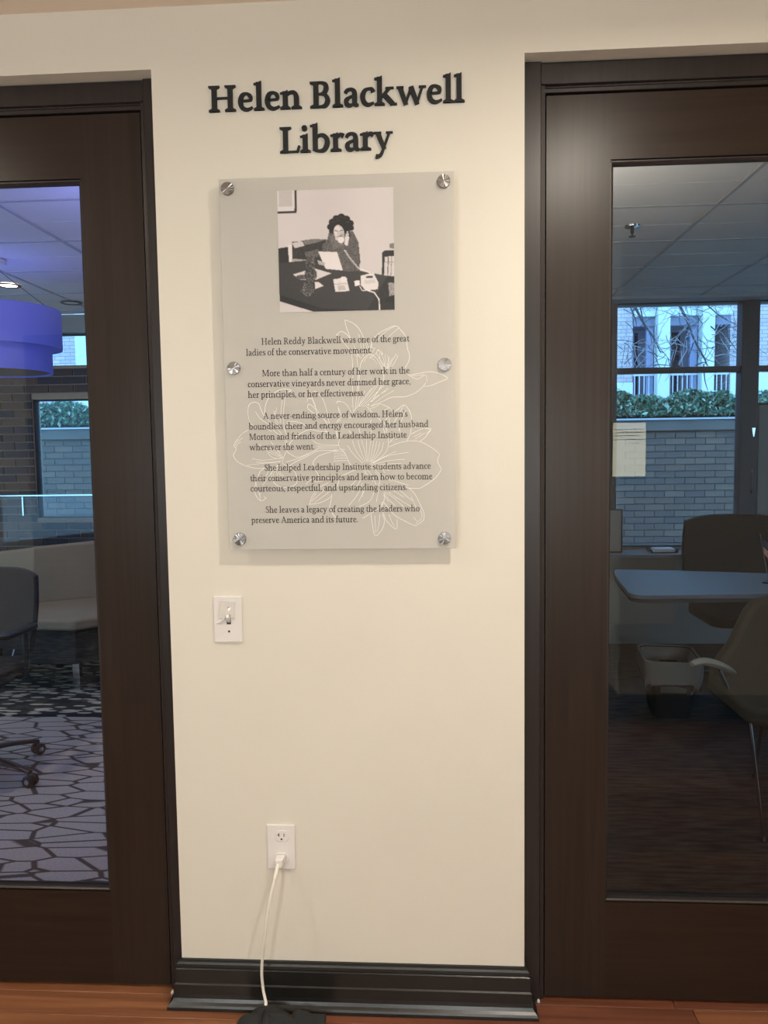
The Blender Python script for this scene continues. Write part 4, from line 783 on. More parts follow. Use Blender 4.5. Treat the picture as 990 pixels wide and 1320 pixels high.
# ------------------------------------------------------------------ rooms behind the doors
YW = 3.72                                    # window wall, inner face
struct(MB().box(-5.0, -.30, .12, YW + .14, -.05, 0).build('floor', crackle_m))
struct(MB().box(-.18, 4.2, .12, YW + .14, -.05, 0).build('floor', woven_m))
struct(MB().box(-.30, -.18, .12, YW + .14, -.05, CEIL).build('wall_middle', roomwall_m))
struct(MB().box(-5.12, -5.0, .12, YW + .14, -.05, CEIL).build('wall_left', roomwall_m))
struct(MB().box(4.2, 4.32, .12, YW + .14, -.05, CEIL).build('wall_right', roomwall_m))
# inner face of the front wall above/beside the doors belongs to wall_front

def tiled_ceiling(x0, x1, y0, y1, xs, ys, label=None):
    base = struct(MB().box(x0, x1, y0, y1, CEIL + .03, CEIL + .06).build('ceiling', roomceil_m))
    protos = {}
    X = [x0] + [x for x in xs if x0 + .02 < x < x1 - .02] + [x1]; Y = [y0] + [y for y in ys if y0 + .02 < y < y1 - .02] + [y1]
    for i in range(len(X) - 1):
        for j in range(len(Y) - 1):
            dx, dy = X[i + 1] - X[i], Y[j + 1] - Y[j]; key = (round(dx, 3), round(dy, 3))
            if key not in protos:
                q = MB(); a, b = dx / 2 - .0075, dy / 2 - .0075
                q.box(-a, a, -b, -.003, 0, .014); q.box(-a, a, .003, b, 0, .014); q.box(-a, a, -.003, .003, .003, .014)   # scored across the middle
                protos[key] = q.build('ceiling_tile', roomceil_m, base)
                o = protos[key]
            else:
                o = protos[key].copy(); C.objects.link(o)
            o.location = ((X[i] + X[i + 1]) / 2, (Y[j] + Y[j + 1]) / 2, CEIL + .004 + random.random() * .001)
    for x in X[1:-1]: MB().box(x - .008, x + .008, y0, y1, CEIL, CEIL + .024).build('ceiling_grid_bar', grid_m, base)
    for y in Y[1:-1]: MB().box(x0, x1, y - .008, y + .008, CEIL + .0005, CEIL + .022).build('ceiling_grid_bar', grid_m, base)
tiled_ceiling(-.18, 4.2, .12, YW - .17, [.03 + .6 * i for i in range(8)], [1.05 + .56 * i for i in range(-1, 5)])
tiled_ceiling(-5.0, -.30, .12, YW - .02, [-4.8 + .61 * i for i in range(8)], [1.277 + .573 * i for i in range(-2, 5)])
# window head pocket in the right room, dropped header in the left room
struct(MB().box(-.18, 4.2, YW - .17, YW, CEIL - .015, CEIL + .03).build('trim_3', mat('pocket_paint', hexc(170, 176, 186), .6)))

# right room window wall
wr = MB()
wr.box(-.18, 1.249, YW, YW + .14, 0, CEIL); wr.box(1.249, 4.2, YW, YW + .14, 0, .700); wr.box(1.249, 4.2, YW, YW + .14, 2.402, CEIL)
wr.box(2.30, 4.2, YW + .001, YW + .14, .70, 1.700)
struct(wr.build('wall_window_right', roomwall_m))
def window(name, frame_boxes, panes, fm=fix_m):
    q = MB(); q.box(*frame_boxes[0]); o = struct(q.build(name, fm, bevel=.003, seg=1))
    for b in frame_boxes[1:]: MB().box(*b).build('window_bar', fm, o, bevel=.003, seg=1)
    for b in panes: MB().box(*b).build('glass_pane', winglass_m, o)
    return o
Y0, Y1 = YW - .02, YW + .06
window('window_1', [(1.249, 1.316, Y0, Y1, .700, 2.402), (2.156, 2.275, Y0 - .02, Y1, .700, 2.402), (1.316, 2.156, Y0, Y1, 1.923, 1.961), (1.316, 2.156, Y0, Y1, .700, .712), (1.316, 2.156, Y0, Y1, 2.396, 2.404)],
       [(1.314, 2.158, YW + .03, YW + .036, .71, 1.925), (1.314, 2.158, YW + .03, YW + .036, 1.959, 2.398)])
window('window_2', [(3.05, 3.12, Y0, Y1, 1.700, 2.402), (2.275, 3.05, Y0, Y1, 1.923, 1.961), (2.275, 3.05, Y0, Y1, 1.690, 1.706), (2.275, 3.05, Y0, Y1, 2.396, 2.404)],
       [(2.273, 3.052, YW + .03, YW + .036, 1.704, 1.925), (2.273, 3.052, YW + .03, YW + .036, 1.959, 2.398)])
# sash hardware on the wide mullion
q = thing('window_latch', 'small metal latch on the dark mullion between the two right room windows', 'latch', (2.245, YW - .04, 1.50))
part(MB().prism([(-.012, .03), (.012, .03), (.003, -.03), (-.003, -.03)], -.008, -.0005, 'y'), 'latch_plate', chrome_m, q)
part(MB().tube([(-.005, -.004, -.42), (-.005, -.010, -.40), (-.005, -.010, -.28), (-.005, -.004, -.26)], .004, 6), 'pull_bar', chrome_m, q)
# deep sill and its pale front panel
struct(MB().box(1.0, 4.2, YW - .30, YW - .021, .655, .682).build('window_sill_1', mat('sill_laminate', hexc(120, 128, 140), .3), bevel=.003))
sillp = struct(MB().box(1.0, 1.66, YW - .27, YW - .001, .20, .654).build('wall_panel', mat('panel_grey', hexc(128, 132, 132), .7)))

# left room window wall: brick, laid piece by piece, with an upper and a lower window
bw_m = [mat('brick_a', hexc(70, 62, 62), .85, noise=.15, nscale=14, bump=.5, bscale=90), mat('brick_b', hexc(84, 70, 66), .85, noise=.15, nscale=14, bump=.5, bscale=90), mat('brick_c', hexc(60, 58, 66), .85, noise=.15, nscale=14, bump=.5, bscale=90), mat('brick_d', hexc(96, 78, 68), .85, noise=.15, nscale=14, bump=.5, bscale=90)]
LW0, LW1 = -2.92, -1.75
HO = [(-3.6, LW1, 2.055, 2.292), (LW0, LW1, .942, 1.817)]          # openings x0,x1,z0,z1
q = MB()
q.box(-5.0, -3.6, YW, YW + .12, 0, CEIL); q.box(LW1, -.30, YW, YW + .12, 0, CEIL)
q.box(-3.6, LW1, YW, YW + .12, 2.292, CEIL); q.box(-3.6, LW1, YW, YW + .12, 1.817, 2.055); q.box(-3.6, LW0, YW, YW + .12, 0, 1.817); q.box(LW0, LW1, YW, YW + .12, 0, .942)
bwall = struct(q.build('wall_window_left', mortar2_m))
struct(MB().box(-5.0, -.30, YW - .03, YW - .0005, 2.294, CEIL).build('trim_4', roomwall_m))
def bricks(parent, x0, x1, z0, z1, yf, L, H, j, depth, ms, holes, name='brick', rnd=0, sub=None):
    protos = {}
    def get(k, l, h):
        key = (k, round(l, 3), round(h, 3))
        if key in protos: o = protos[key].copy(); C.objects.link(o); return o
        o = MB().box(-l / 2, l / 2, 0, depth, -h / 2, h / 2).build(name, ms[k], parent); protos[key] = o; return o
    z = z0; r = 0; cnt = 0
    while z + H * .5 < z1:
        h = min(H, z1 - z) - j; x = x0 - (r % 2) * (L / 2) 
        while x < x1:
            a, b = max(x, x0), min(x + L - j, x1); zz = (z, z + h)
            segs = [(a, b)]
            for (hx0, hx1, hz0, hz1) in holes:
                if zz[1] > hz0 + .004 and zz[0] < hz1 - .004:
                    ns = []
                    for s in segs:
                        if s[1] <= hx0 or s[0] >= hx1: ns.append(s)
                        else:
                            if s[0] < hx0: ns.append((s[0], hx0))
                            if s[1] > hx1: ns.append((hx1, s[1]))
                    segs = ns
            for (s0, s1) in segs:
                if s1 - s0 < .025: continue
                o = get(random.randrange(len(ms)), s1 - s0, h)
                o.location = ((s0 + s1) / 2, yf - depth * .5 + random.uniform(-.001, .001), z + h / 2); cnt += 1
            x += L
        z += H; r += 1
    return cnt
random.seed(5)
print('bricks', bricks(bwall, -3.42, -1.9, .62, 2.055, YW - .006, .185, .0595, .010, .014, bw_m, HO))
window('window_3', [(LW0, LW0 + .012, YW + .02, YW + .08, .942, 1.817), (LW0 + .012, LW1, YW + .02, YW + .08, 1.808, 1.817), (LW0 + .012, LW1, YW + .02, YW + .08, .942, .952)], [(LW0 + .01, LW1, YW + .045, YW + .051, .95, 1.81)])
window('window_4', [(-3.6, -3.56, YW + .02, YW + .08, 2.055, 2.292), (-3.56, LW1, YW + .02, YW + .08, 2.055, 2.064), (-3.56, LW1, YW + .02, YW + .08, 2.283, 2.292)], [(-3.562, LW1, YW + .045, YW + .051, 2.062, 2.285)])
alu = mat('bright_aluminium', hexc(190, 210, 225), .2, metal=.9)
g = thing('glass_screen', 'frameless glass screen with a bright top edge standing in front of the left room window', 'screen', (-2.66, YW - .22, 0))
part(MB().box(-.46, .80, -.004, .004, .70, 1.118), 'glass_pane', winglass_m, g)
part(MB().box(-.46, .80, -.006, .006, 1.118, 1.127), 'edge_strip', alu, g)
part(MB().box(-.245, -.235, -.012, -.005, .98, 1.115), 'clamp', alu, g)
for x in (-.30, .60): part(MB().box(x - .012, x + .012, -.012, .012, 0, .70), 'post', alu, g)

# ------------------------------------------------------------------ things in the right room
def outline_prism(pts, z0, z1): return MB().prism(pts, z0, z1, 'z')
tb = thing('table', 'grey laminate table with a rounded end, in the room behind the right door', 'table', (1.7, 2.0, 0))
edge = catmull([(1.30, 2.345), (1.10, 2.375), (1.006, 2.385), (.972, 2.28), (.945, 2.12), (.925, 1.95), (.908, 1.78), (.900, 1.68), (.935, 1.628), (1.02, 1.622)], 6)
top = [(x, y) for x, y in edge] + [(2.6, 1.72), (2.6, 2.02)]
wpart(MB().prism(top, .722, .742, 'z'), 'table_top', table_m, tb, bevel=.003)
wpart(MB().prism([(x * .995 + .009, y * .995 + .01) for x, y in top], .706, .7215, 'z'), 'edge_band', tabedge_m, tb)
for x in (2.0, 2.45):
    wpart(MB().lathe([(.03, .02), (.03, .70)], (x, 1.92, 0), n=20), 'leg', blackpl_m, tb, smooth=True)
    wpart(MB().lathe([(.20, .0), (.20, .012), (.04, .03)], (x, 1.92, 0), n=32), 'foot_plate', blackpl_m, tb, smooth=True)

def office_chair(label, loc, rz, bwid, btop, bbot, seat_z, um, star, group=None, arms=True, slant=.10, R_=.3245):
    t = thing('office_chair', label, 'chair', loc, group, rz)
    q = MB(); q.lathe([(.055, .07), (.055, .12), (.03, .13), (.025, .14)], n=20); part(q, 'hub', blackpl_m, t, smooth=True)
    part(MB().lathe([(.022, .13), (.022, seat_z - .06)], n=16), 'gas_column', chrome_m, t, smooth=True)
    for k in range(5):
        a = star + k * 2 * PI / 5; c, s = math.cos(a), math.sin(a)
        part(MB().tube(catmull([(.04 * c, .04 * s, .10), (.15 * c, .15 * s, .098), (.26 * c, .26 * s, .078), (R_ * c, R_ * s, .062)], 4), [.024 - .0008 * i for i in range(13)], 10, flat=.6), 'base_leg', blackpl_m, t, smooth=True)
        cs = MB(); cx, cy = R_ * c, R_ * s
        n = Vector((-s, c, 0))
        for d in (-.014, .014):
            q2 = MB().lathe([(0, -.009), (.022, -.009), (.026, -.006), (.026, .006), (.022, .009), (0, .009)], axis='x', n=18, cap=False)
            cs.add([(cx + c * 0 + (v[0] + d) * n.x + v[1] * c, cy + (v[0] + d) * n.y + v[1] * s, v[2] + .0265) for v in q2.v], q2.f)
        ca = part(cs, 'caster', blackpl_m, t, smooth=True)
        hb = MB()
        q2 = MB().lathe([(0, -.026), (.011, -.026), (.011, .026), (0, .026)], axis='x', n=14, cap=False)
        hb.add([(cx + v[0] * n.x + v[1] * c, cy + v[0] * n.y + v[1] * s, v[2] + .0265) for v in q2.v], q2.f)
        part(hb, 'caster_hub', chrome_m, ca, smooth=True)
    w2 = bwid / 2
    part(MB().prism(rrect(-w2 * .95, w2 * .95, -.25, .22, .08, 6), seat_z - .05, seat_z + .02, 'z'), 'seat', um, t, bevel=.02, seg=3)
    # curved back shell
    q = MB(); nx, nz = 14, 10; F = []; Bk = []
    for j in range(nz + 1):
        v = j / nz; z = bbot + (btop - bbot) * v
        ww = w2 * (1 - slant * 2.2 * max(0, v - .55) ** 1.3 - .10 * max(0, .3 - v))
        for i in range(nx + 1):
            u = -1 + 2 * i / nx
            yb = .22 + .07 * v - .07 * u * u * (1 - .3 * v)
            zz = z - (.035 * abs(u) ** 3.5 if j == nz else .035 * abs(u) ** 3.5 * v * v)
            F.append((u * ww, yb, zz)); Bk.append((u * ww, yb + .045, zz))
    N = len(F); w1 = nx + 1
    fs = []
    for j in range(nz):
        for i in range(nx):
            a, b, c, d = j * w1 + i, j * w1 + i + 1, (j + 1) * w1 + i + 1, (j + 1) * w1 + i
            fs += [(a, b, c, d), (N + a, N + d, N + c, N + b)]
    for i in range(nx): fs += [(i, N + i, N + i + 1, i + 1), (nz * w1 + i, nz * w1 + i + 1, N + nz * w1 + i + 1, N + nz * w1 + i)]
    for j in range(nz): fs += [(j * w1, (j + 1) * w1, N + (j + 1) * w1, N + j * w1), (j * w1 + nx, N + j * w1 + nx, N + (j + 1) * w1 + nx, (j + 1) * w1 + nx)]
    q.add(F + Bk, fs); part(q, 'backrest', um, t, smooth=True)
    part(MB().tube([(0, .10, seat_z - .04), (0, .27, seat_z - .02), (0, .30, bbot + .12)], .02, 8), 'back_bracket', blackpl_m, t, smooth=True)
    if arms:
        for s in (-1, 1):
            part(MB().tube(catmull([(s * (w2 - .02), .05, seat_z - .03), (s * (w2 + .03), .05, seat_z - .01), (s * (w2 + .035), .05, seat_z + .17)], 4), .013, 8), 'arm_post', blackpl_m, t, smooth=True)
            part(MB().prism(rrect(s * (w2 + .035) - .035, s * (w2 + .035) + .035, -.13, .12, .03), seat_z + .17, seat_z + .195, 'z'), 'arm_pad', blackpl_m, t, bevel=.008)
    return t
office_chair('dark charcoal high-back office chair behind the grey table', (1.83, 2.60, 0), 0, .66, .995, .50, .47, charcoal_m, .2, 'office chairs', arms=False)
office_chair('black office chair on casters before the beige sofa, at the edge of the left door', (-2.015, 1.317, 0), 0, .44, .88, .52, .47, charcoal_m, R(-13) + 0.0, 'office chairs')

# pale tub chair nearest the right door
tc = thing('tub_chair', 'greige upholstered visitor chair with pale arm pad and thin chrome legs behind the right door', 'chair', (1.48, 1.12, 0))
q = MB(); q.prism(rrect(1.12, 1.73, .90, 1.36, .06), .40, .47, 'z'); wpart(q, 'seat', tubm_m, tc, bevel=.02, seg=3)
q = MB(); pr = [(1.14, .42), (1.150, .50), (1.175, .545), (1.215, .60), (1.245, .67), (1.275, .735), (1.31, .775), (1.37, .79), (1.60, .79), (1.72, .76), (1.76, .42)]
q.prism(pr, 1.30, 1.38, 'y'); wpart(q, 'backrest', tubm_m, tc, bevel=.02, seg=3)
wpart(MB().tube(catmull([(.985, 1.10, .575), (1.03, 1.12, .580), (1.09, 1.14, .565), (1.14, 1.16, .540), (1.175, 1.18, .520)], 4), [.014, .017, .02, .022, .024, .025, .026, .026, .026, .026, .025, .024, .022, .020, .018, .014, .01], 10, flat=.6), 'arm_pad', mat('arm_pad_grey', hexc(130, 130, 124), .6), tc, smooth=True)
wpart(MB().tube([(1.10, 1.15, .55), (1.15, 1.14, .44), (1.24, 1.13, .42)], .010, 8), 'arm_post', chrome_m, tc, smooth=True)
for (x0, y0, x1, y1) in ((1.168, .872, 1.135, .93), (1.76, .86, 1.68, .94), (1.36, 1.42, 1.36, 1.32), (1.76, 1.42, 1.68, 1.32)):
    lg = wpart(MB().tube([(x0, y0, .012), (x1, y1, .41)], .007, 10), 'leg', chrome_m, tc, smooth=True)
    f = MB().lathe([(.013, 0), (.013, .008), (.008, .02)], (x0, y0, 0), n=12).build('glide', blackpl_m, lg); f.data.transform(Matrix.Translation(-Vector(tc.location)))

# waste basket with white liner
wbk = thing('waste_basket', 'small dark waste basket with a white plastic liner folded over its rim', 'bin', (1.26, 2.27, 0))
def rr3(w, d, z, r=.05, rot=R(-8), n=8):
    return [(p[0] * math.cos(rot) - p[1] * math.sin(rot), p[0] * math.sin(rot) + p[1] * math.cos(rot), z) for p in rrect(-w, w, -d, d, r, n)]
def loft(rings, close0=True, close1=False):
    q = MB(); n = len(rings[0]); vs = [p for r in rings for p in r]
    fs = [(j * n + k, j * n + (k + 1) % n, (j + 1) * n + (k + 1) % n, (j + 1) * n + k) for j in range(len(rings) - 1) for k in range(n)]
    if close0: fs.append(tuple(range(n - 1, -1, -1)))
    if close1: fs.append(tuple((len(rings) - 1) * n + k for k in range(n)))
    return q.add(vs, fs)
part(loft([rr3(.095, .13, 0), rr3(.135, .18, .30), rr3(.140, .186, .305), rr3(.132, .178, .305), rr3(.092, .126, .01)]), 'basket', charcoal_m, wbk, smooth=True)
liner_m = mat('bin_liner', hexc(124, 126, 124), .35)
random.seed(2)
def wob(r, a, dz): return [(p[0] * (1 + random.uniform(-a, a)), p[1] * (1 + random.uniform(-a, a)), p[2] + random.uniform(-dz, dz)) for p in r]
o = part(loft([wob(rr3(.110, .15, .14), .04, .01), rr3(.126, .172, .29), rr3(.138, .184, .312), rr3(.146, .192, .306), wob(rr3(.146, .190, .27), .02, .004), wob(rr3(.144, .188, .24), .03, .004), wob(rr3(.142, .184, .20), .035, .012), wob(rr3(.140, .180, .175), .05, .02)], False), 'liner', liner_m, wbk, smooth=True)
o.modifiers.new('s', 'SOLIDIFY').thickness = .001

# framed picture leaning on the sill, papers tray, small flag
fp = thing('picture_frame', 'thin dark frame with plain grey sheet standing on the left end of the window sill', 'picture frame', (1.262, YW - .16, .682))
for b in ((-.085, .065, .295, .302), (-.085, .065, 0, .007)): part(MB().box(b[0], b[1], -.008, .004, b[2], b[3]), 'frame_bar', blackpl_m, fp)
for b in ((-.085, -.078), (.058, .065)): part(MB().box(b[0], b[1], -.008, .004, .007, .295), 'frame_bar', blackpl_m, fp)
part(MB().box(-.078, .058, -.005, .003, .007, .295), 'picture_sheet', mat('grey_sheet', hexc(150, 148, 144), .6), fp)
tr = thing('paper_tray', 'low desk tray holding white papers on the sill under the right room window', 'tray', (1.60, YW - .16, .682))
part(MB().prism([(-.085, 0), (.085, 0), (.095, .028), (.09, .028), (.078, .006), (-.078, .006), (-.09, .028), (-.095, .028)], -.06, .06, 'y'), 'tray_body', steel_m, tr)
pm2 = mat('white_paper', hexc(225, 230, 236), .7)
for i in range(4): part(MB().box(-.07 + .003 * i, .07, -.055, .05, .0065 + .006 * i, .0115 + .006 * i), 'paper_stack', pm2, tr)

fg = thing('desk_flag', 'small striped flag on a stick standing on the grey table at the right edge', 'flag', (1.618, 1.93, .742))
part(MB().lathe([(.028, 0), (.028, .008), (.010, .014)], n=20), 'flag_base', blackpl_m, fg, smooth=True)
part(MB().tube([(0, 0, .01), (-.045, 0, .24)], .0022, 6), 'flag_stick', alu, fg)
def flag_p(u, v):  # u along fly 0..1, v hoist 0..1 (top=1): hangs in folds
    x = -.043 - .0 + .055 * u + .012 * math.sin(5 * u) - (1 - v) * -.018
    return (x, -.003 + .012 * math.sin(9 * u + 2 * v), .225 - .085 * (1 - v) - .10 * u)
red = mat('flag_red', hexc(170, 60, 62), .8); wht = mat('flag_white', hexc(225, 222, 218), .8); blu = mat('flag_blue', hexc(40, 46, 90), .8)
q = MB(); NU, NV = 16, 13
vs = [flag_p(i / NU, j / NV) for j in range(NV + 1) for i in range(NU + 1)]
for j in range(NV):
    for i in range(NU):
        mi = 2 if (i < 6 and j >= 6) else (0 if j % 2 == 0 else 1)
        q.f.append((j * (NU + 1) + i, j * (NU + 1) + i + 1, (j + 1) * (NU + 1) + i + 1, (j + 1) * (NU + 1) + i)); q.mi.append(mi)
q.v = vs
o = part(q, 'flag_cloth', [red, wht, blu], fg); o.modifiers.new('s', 'SOLIDIFY').thickness = .0008
q = MB()
for j in range(4):
    for i in range(5):
        p = flag_p((.5 + i) / 5 * 6 / NU, (6.6 + j * 1.8) / NV); q.add([(p[0] + dx * .0016, p[1] - .0025, p[2] + dz * .0016) for dx, dz in ((0, 1), (.3, .3), (1, .2), (.4, -.2), (.6, -1), (0, -.4), (-.6, -1), (-.4, -.2), (-1, .2), (-.3, .3))], [tuple(range(10))])
part(q, 'flag_stars', wht, fg)

# fire sprinkler in the right room ceiling
sp = thing('fire_sprinkler', 'small pendent sprinkler head hanging from the tiled ceiling behind the right door', 'sprinkler', (.948, 1.891, CEIL))
part(MB().lathe([(.012, -.010), (.034, -.004), (.036, 0.0035)], n=28, cap=False), 'escutcheon', chrome_m, sp, smooth=True)
part(MB().lathe([(.008, 0), (.008, -.030), (.004, -.034), (.004, -.044)], n=12), 'sprinkler_body', steel_m, sp, smooth=True)
part(MB().lathe([(0, -.044), (.016, -.044), (.016, -.047), (0, -.047)], n=16, cap=False), 'deflector', steel_m, sp)

# ------------------------------------------------------------------ things in the left room
# drum pendant, two tiers
drum_m = mat('drum_fabric_blue', hexc(98, 108, 200), .7, emit=((.16, .22, .9, 1), .13))
pd = thing('pendant_lamp', 'large two-tier drum pendant lamp with blue-violet shades, behind the left door', 'ceiling lamp', (-2.26, 2.15, CEIL))
c0 = -CEIL
def drum(r, z0, z1, ri): return MB().lathe([(r, z0 + c0), (r, z1 + c0), (ri, z1 + c0), (ri, z0 + c0), (r, z0 + c0)], n=64, cap=False)
part(drum(.315, 1.965, 2.165, .305), 'upper_shade', drum_m, pd, smooth=True)
part(drum(.262, 1.838, 1.985, .252), 'lower_shade', drum_m, pd, smooth=True)
part(MB().lathe([(0, 1.846 + c0), (.251, 1.846 + c0), (.251, 1.85 + c0), (0, 1.85 + c0)], n=48, cap=False), 'diffuser', mat('drum_diffuser', hexc(150, 130, 120), .8), pd)
part(MB().lathe([(.253, 1.968 + c0), (.304, 1.968 + c0), (.304, 1.973 + c0), (.253, 1.973 + c0), (.253, 1.968 + c0)], n=48, cap=False), 'tier_ring', drum_m, pd)
for k in range(3):
    a = 2 * PI * k / 3 + .5; part(MB().tube([(.29 * math.cos(a), .29 * math.sin(a), 2.16 + c0), (.02 * math.cos(a), .02 * math.sin(a), -.05)], .002, 6), 'hanging_wire', steel_m, pd)
    part(MB().tube([(.295 * math.cos(a), .295 * math.sin(a), 1.975 + c0), (0, 0, 1.975 + c0), (0, 0, 1.85 + c0)], .003, 6), 'shade_spider', steel_m, pd)
part(MB().lathe([(.06, 0), (.06, -.025), (.02, -.03)], n=28), 'canopy', trim_m, pd, smooth=True)
for i, (x, y) in enumerate(((-2.376, 3.266), (-2.50, 2.72), (-2.1, .75))):  # the last fitting is added, above the view, to brighten the carpet
    t = thing('ceiling_downlight', ['recessed round downlight, unlit, in the left room ceiling near the window', 'recessed round downlight, lit, in the left room ceiling by the pendant lamp', 'recessed round downlight, lit, in the left room ceiling just inside the door'][i], 'ceiling light', (x, y, CEIL), 'left room downlights')
    part(MB().lathe([(.050, -.001), (.070, -.001), (.068, -.006), (.052, -.006), (.050, -.001)], n=36, cap=False), 'trim_ring', steel_m, t, smooth=True)
    part(MB().lathe([(0, -.0022), (.049, -.0022), (.049, .001), (0, .001)], n=36, cap=False), 'lens', lens_m if i else trim_m, t)

# angular beige sofa on a dark plinth
sf = thing('sofa', 'angular beige upholstered corner sofa on a black plinth, behind the left door', 'sofa', (-2.5, 2.9, 0))
def ipoly(pts, z0, z1, name, m, **k): return wpart(MB().prism(pts, z0, z1, 'z'), name, m, sf, **k)
front = [(-3.6, 2.42), (-2.02, 2.36), (-1.62, 2.74)]
backl = [(-1.62, 3.42), (-2.52, 2.90), (-3.6, 2.90)]
ipoly(front + backl, .405, .470, 'seat_cushion', sofa_m, bevel=.018, seg=3)
ipoly([(-3.6, 2.47), (-2.04, 2.41), (-1.62, 2.79), (-1.62, 3.36), (-2.50, 2.86), (-3.6, 2.86)], .20, .404, 'plinth', charcoal_m, bevel=.004)
def backrest(P0, P1, h0, h1, name):
    (x0, y0), (x1, y1) = P0, P1; d = Vector((x1 - x0, y1 - y0)).normalized(); n = Vector((-d.y, d.x)); q = MB()
    vs = []
    for (p, h) in ((P0, h0), (P1, h1)):
        for (o, z) in ((0, .46), (.06, h), (.13, h), (.17, .46)):
            vs.append((p[0] + n.x * o, p[1] + n.y * o, z))
    q.add(vs, [(0, 1, 2, 3), (7, 6, 5, 4), (0, 4, 5, 1), (1, 5, 6, 2), (2, 6, 7, 3), (3, 7, 4, 0)])
    return wpart(q, name, sofa_m, sf, bevel=.015, seg=3)
backrest((-3.6, 2.88), (-2.53, 2.88), .70, .815, 'backrest'); backrest((-2.525, 2.885), (-1.62, 3.39), .815, .86, 'backrest')
for (x, y) in ((-1.80, 2.80), (-2.1, 2.55), (-3.3, 2.55), (-3.3, 2.8), (-1.75, 3.1)): wpart(MB().box(x - .02, x + .02, y - .02, y + .02, .013, .20), 'leg', chrome_m, sf)
rg = tag(MB().prism([(-3.6, 2.10), (-1.55, 2.10), (-1.40, 2.4), (-1.40, 3.3), (-3.6, 3.3)], .0005, .012, 'z').build('rug', rug_m, bevel=.002), 'black and cream patterned rug under the beige sofa', 'rug')
cb = tag(MB().tube(catmull([(-2.345, 2.365, .40), (-2.350, 2.33, .34), (-2.375, 2.31, .24), (-2.44, 2.30, .16), (-2.55, 2.28, .06), (-2.62, 2.24, .018), (-2.7, 2.2, .017)], 6), .0035, 8).build('charging_cable', mat('pale_cable', hexc(190, 186, 220), .4), smooth=True), 'thin pale cable drooping from the front of the beige sofa to the floor', 'cable')

# ------------------------------------------------------------------ outdoors
struct(MB().box(-9, 9, YW + .14, 14, -.12, -.06).build('floor_outdoor', ground_m))
ret = thing('retaining_wall', 'long brick retaining wall with a grey concrete coping outside the windows, hedge growing on top', 'wall', (0, 6.3, 0))
wpart(MB().box(-6.5, 6.5, 6.305, 6.75, -.06, 1.585), 'wall_core', mortar_m, ret)
wpart(MB().box(-6.5, 6.5, 6.255, 6.80, 1.585, 1.695), 'coping', concrete_m, ret, bevel=.006)
wpart(MB().box(-6.5, 6.5, 6.235, 6.82, 1.695, 1.712), 'coping_cap', mat('coping_flashing', hexc(180, 188, 196), .4), ret)
ob_m = [mat('outer_brick_a', hexc(98, 86, 79), .9, noise=.1, nscale=12), mat('outer_brick_b', hexc(107, 93, 84), .9, noise=.1, nscale=12), mat('outer_brick_c', hexc(90, 82, 78), .9, noise=.1, nscale=12)]
proxy = [None]
random.seed(9)
holder = ret
def rbricks(x0, x1, z0, z1):
    class _P: pass
    return bricks(ret, x0, x1, z0, z1, .004, .2032, .0677, .009, .020, ob_m, [])
n1 = rbricks(1.62, 3.45, .36, 1.585); n2 = rbricks(-4.45, -3.45, .64, 1.585)
print('outer bricks', n1, n2)
# the rest of the courses, out of the photograph's view, as one piece
q = MB(); r = 0; z = -.045
while z < 1.56:
    x = -6.5 - (r % 2) * .1016
    while x < 6.5:
        a, b = max(x, -6.5), min(x + .194, 6.5)
        vis = (a < 3.45 and b > 1.62 and z > .35) or (a < -3.45 and b > -4.45 and z > .63)
        if not vis and b - a > .02: q.box(a, b, 6.296, 6.306, z, min(z + .0587, 1.585))
        x += .2032
    z += .0677; r += 1
o = wpart(q, 'brick_courses', ob_m[0], ret); o['kind'] = 'stuff'

# hedge
random.seed(21)
hg = thing('hedge', 'dense glossy green clipped hedge growing along the top of the outdoor retaining wall', 'hedge', (0, 6.5, 1.70))
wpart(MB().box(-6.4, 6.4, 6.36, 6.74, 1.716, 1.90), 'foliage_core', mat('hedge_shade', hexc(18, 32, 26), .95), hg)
vs = []; fs = []; cols = []
def leaf(x, y, z, s):
    d = Vector((random.gauss(0, 1), random.gauss(-.7, .8), random.gauss(.3, .8))).normalized()
    a = d.cross(Vector((random.random() - .5, random.random() - .5, random.random() - .5))).normalized(); b = d.cross(a)
    p = Vector((x, y, z)); n = len(vs)
    vs.extend([p - a * s, p - b * s * .42 + d * s * .12, p + a * s, p + b * s * .42 + d * s * .12, p - a * s * .1 - d * s * .06])
    for k_ in range(n, n + 5): vs[k_].z = max(vs[k_].z, 1.7135)
    fs.extend([(n, n + 1, n + 4), (n + 1, n + 2, n + 4), (n + 2, n + 3, n + 4), (n + 3, n, n + 4)])
    g = random.random(); c = (.02 + .10 * g * g, .07 + .26 * g * g, .05 + .14 * g * g, 1) if random.random() > .22 else (.36, .52, .42, 1)  # the pale leaves are highlights painted into the leaf colour
    cols.extend([c] * 5)
def spray(x0, x1, n):
    for _ in range(n):
        x = random.uniform(x0, x1); t = random.random(); bump = .035 * math.sin(x * 7.3) + .025 * math.sin(x * 17.1)
        ztop = 1.955 + bump
        if t < .55: y, z = 6.28 + random.random() * .09, random.uniform(1.745, ztop)
        else: y, z = random.uniform(6.3, 6.75), ztop - abs(random.gauss(0, .03))
        leaf(x, y, z, random.uniform(.022, .042))
spray(1.4, 4.2, 9000); spray(-5.0, -3.2, 5500); spray(-6.4, -5.0, 1500); spray(-3.2, 1.4, 5000); spray(4.2, 6.4, 2400)
me = bpy.data.meshes.new('leaves'); me.from_pydata([tuple(v - Vector(hg.location)) for v in vs], [], fs)
ca = me.color_attributes.new('Col', 'FLOAT_COLOR', 'POINT'); ca.data.foreach_set('color', np.array(cols, dtype=np.float32).ravel())
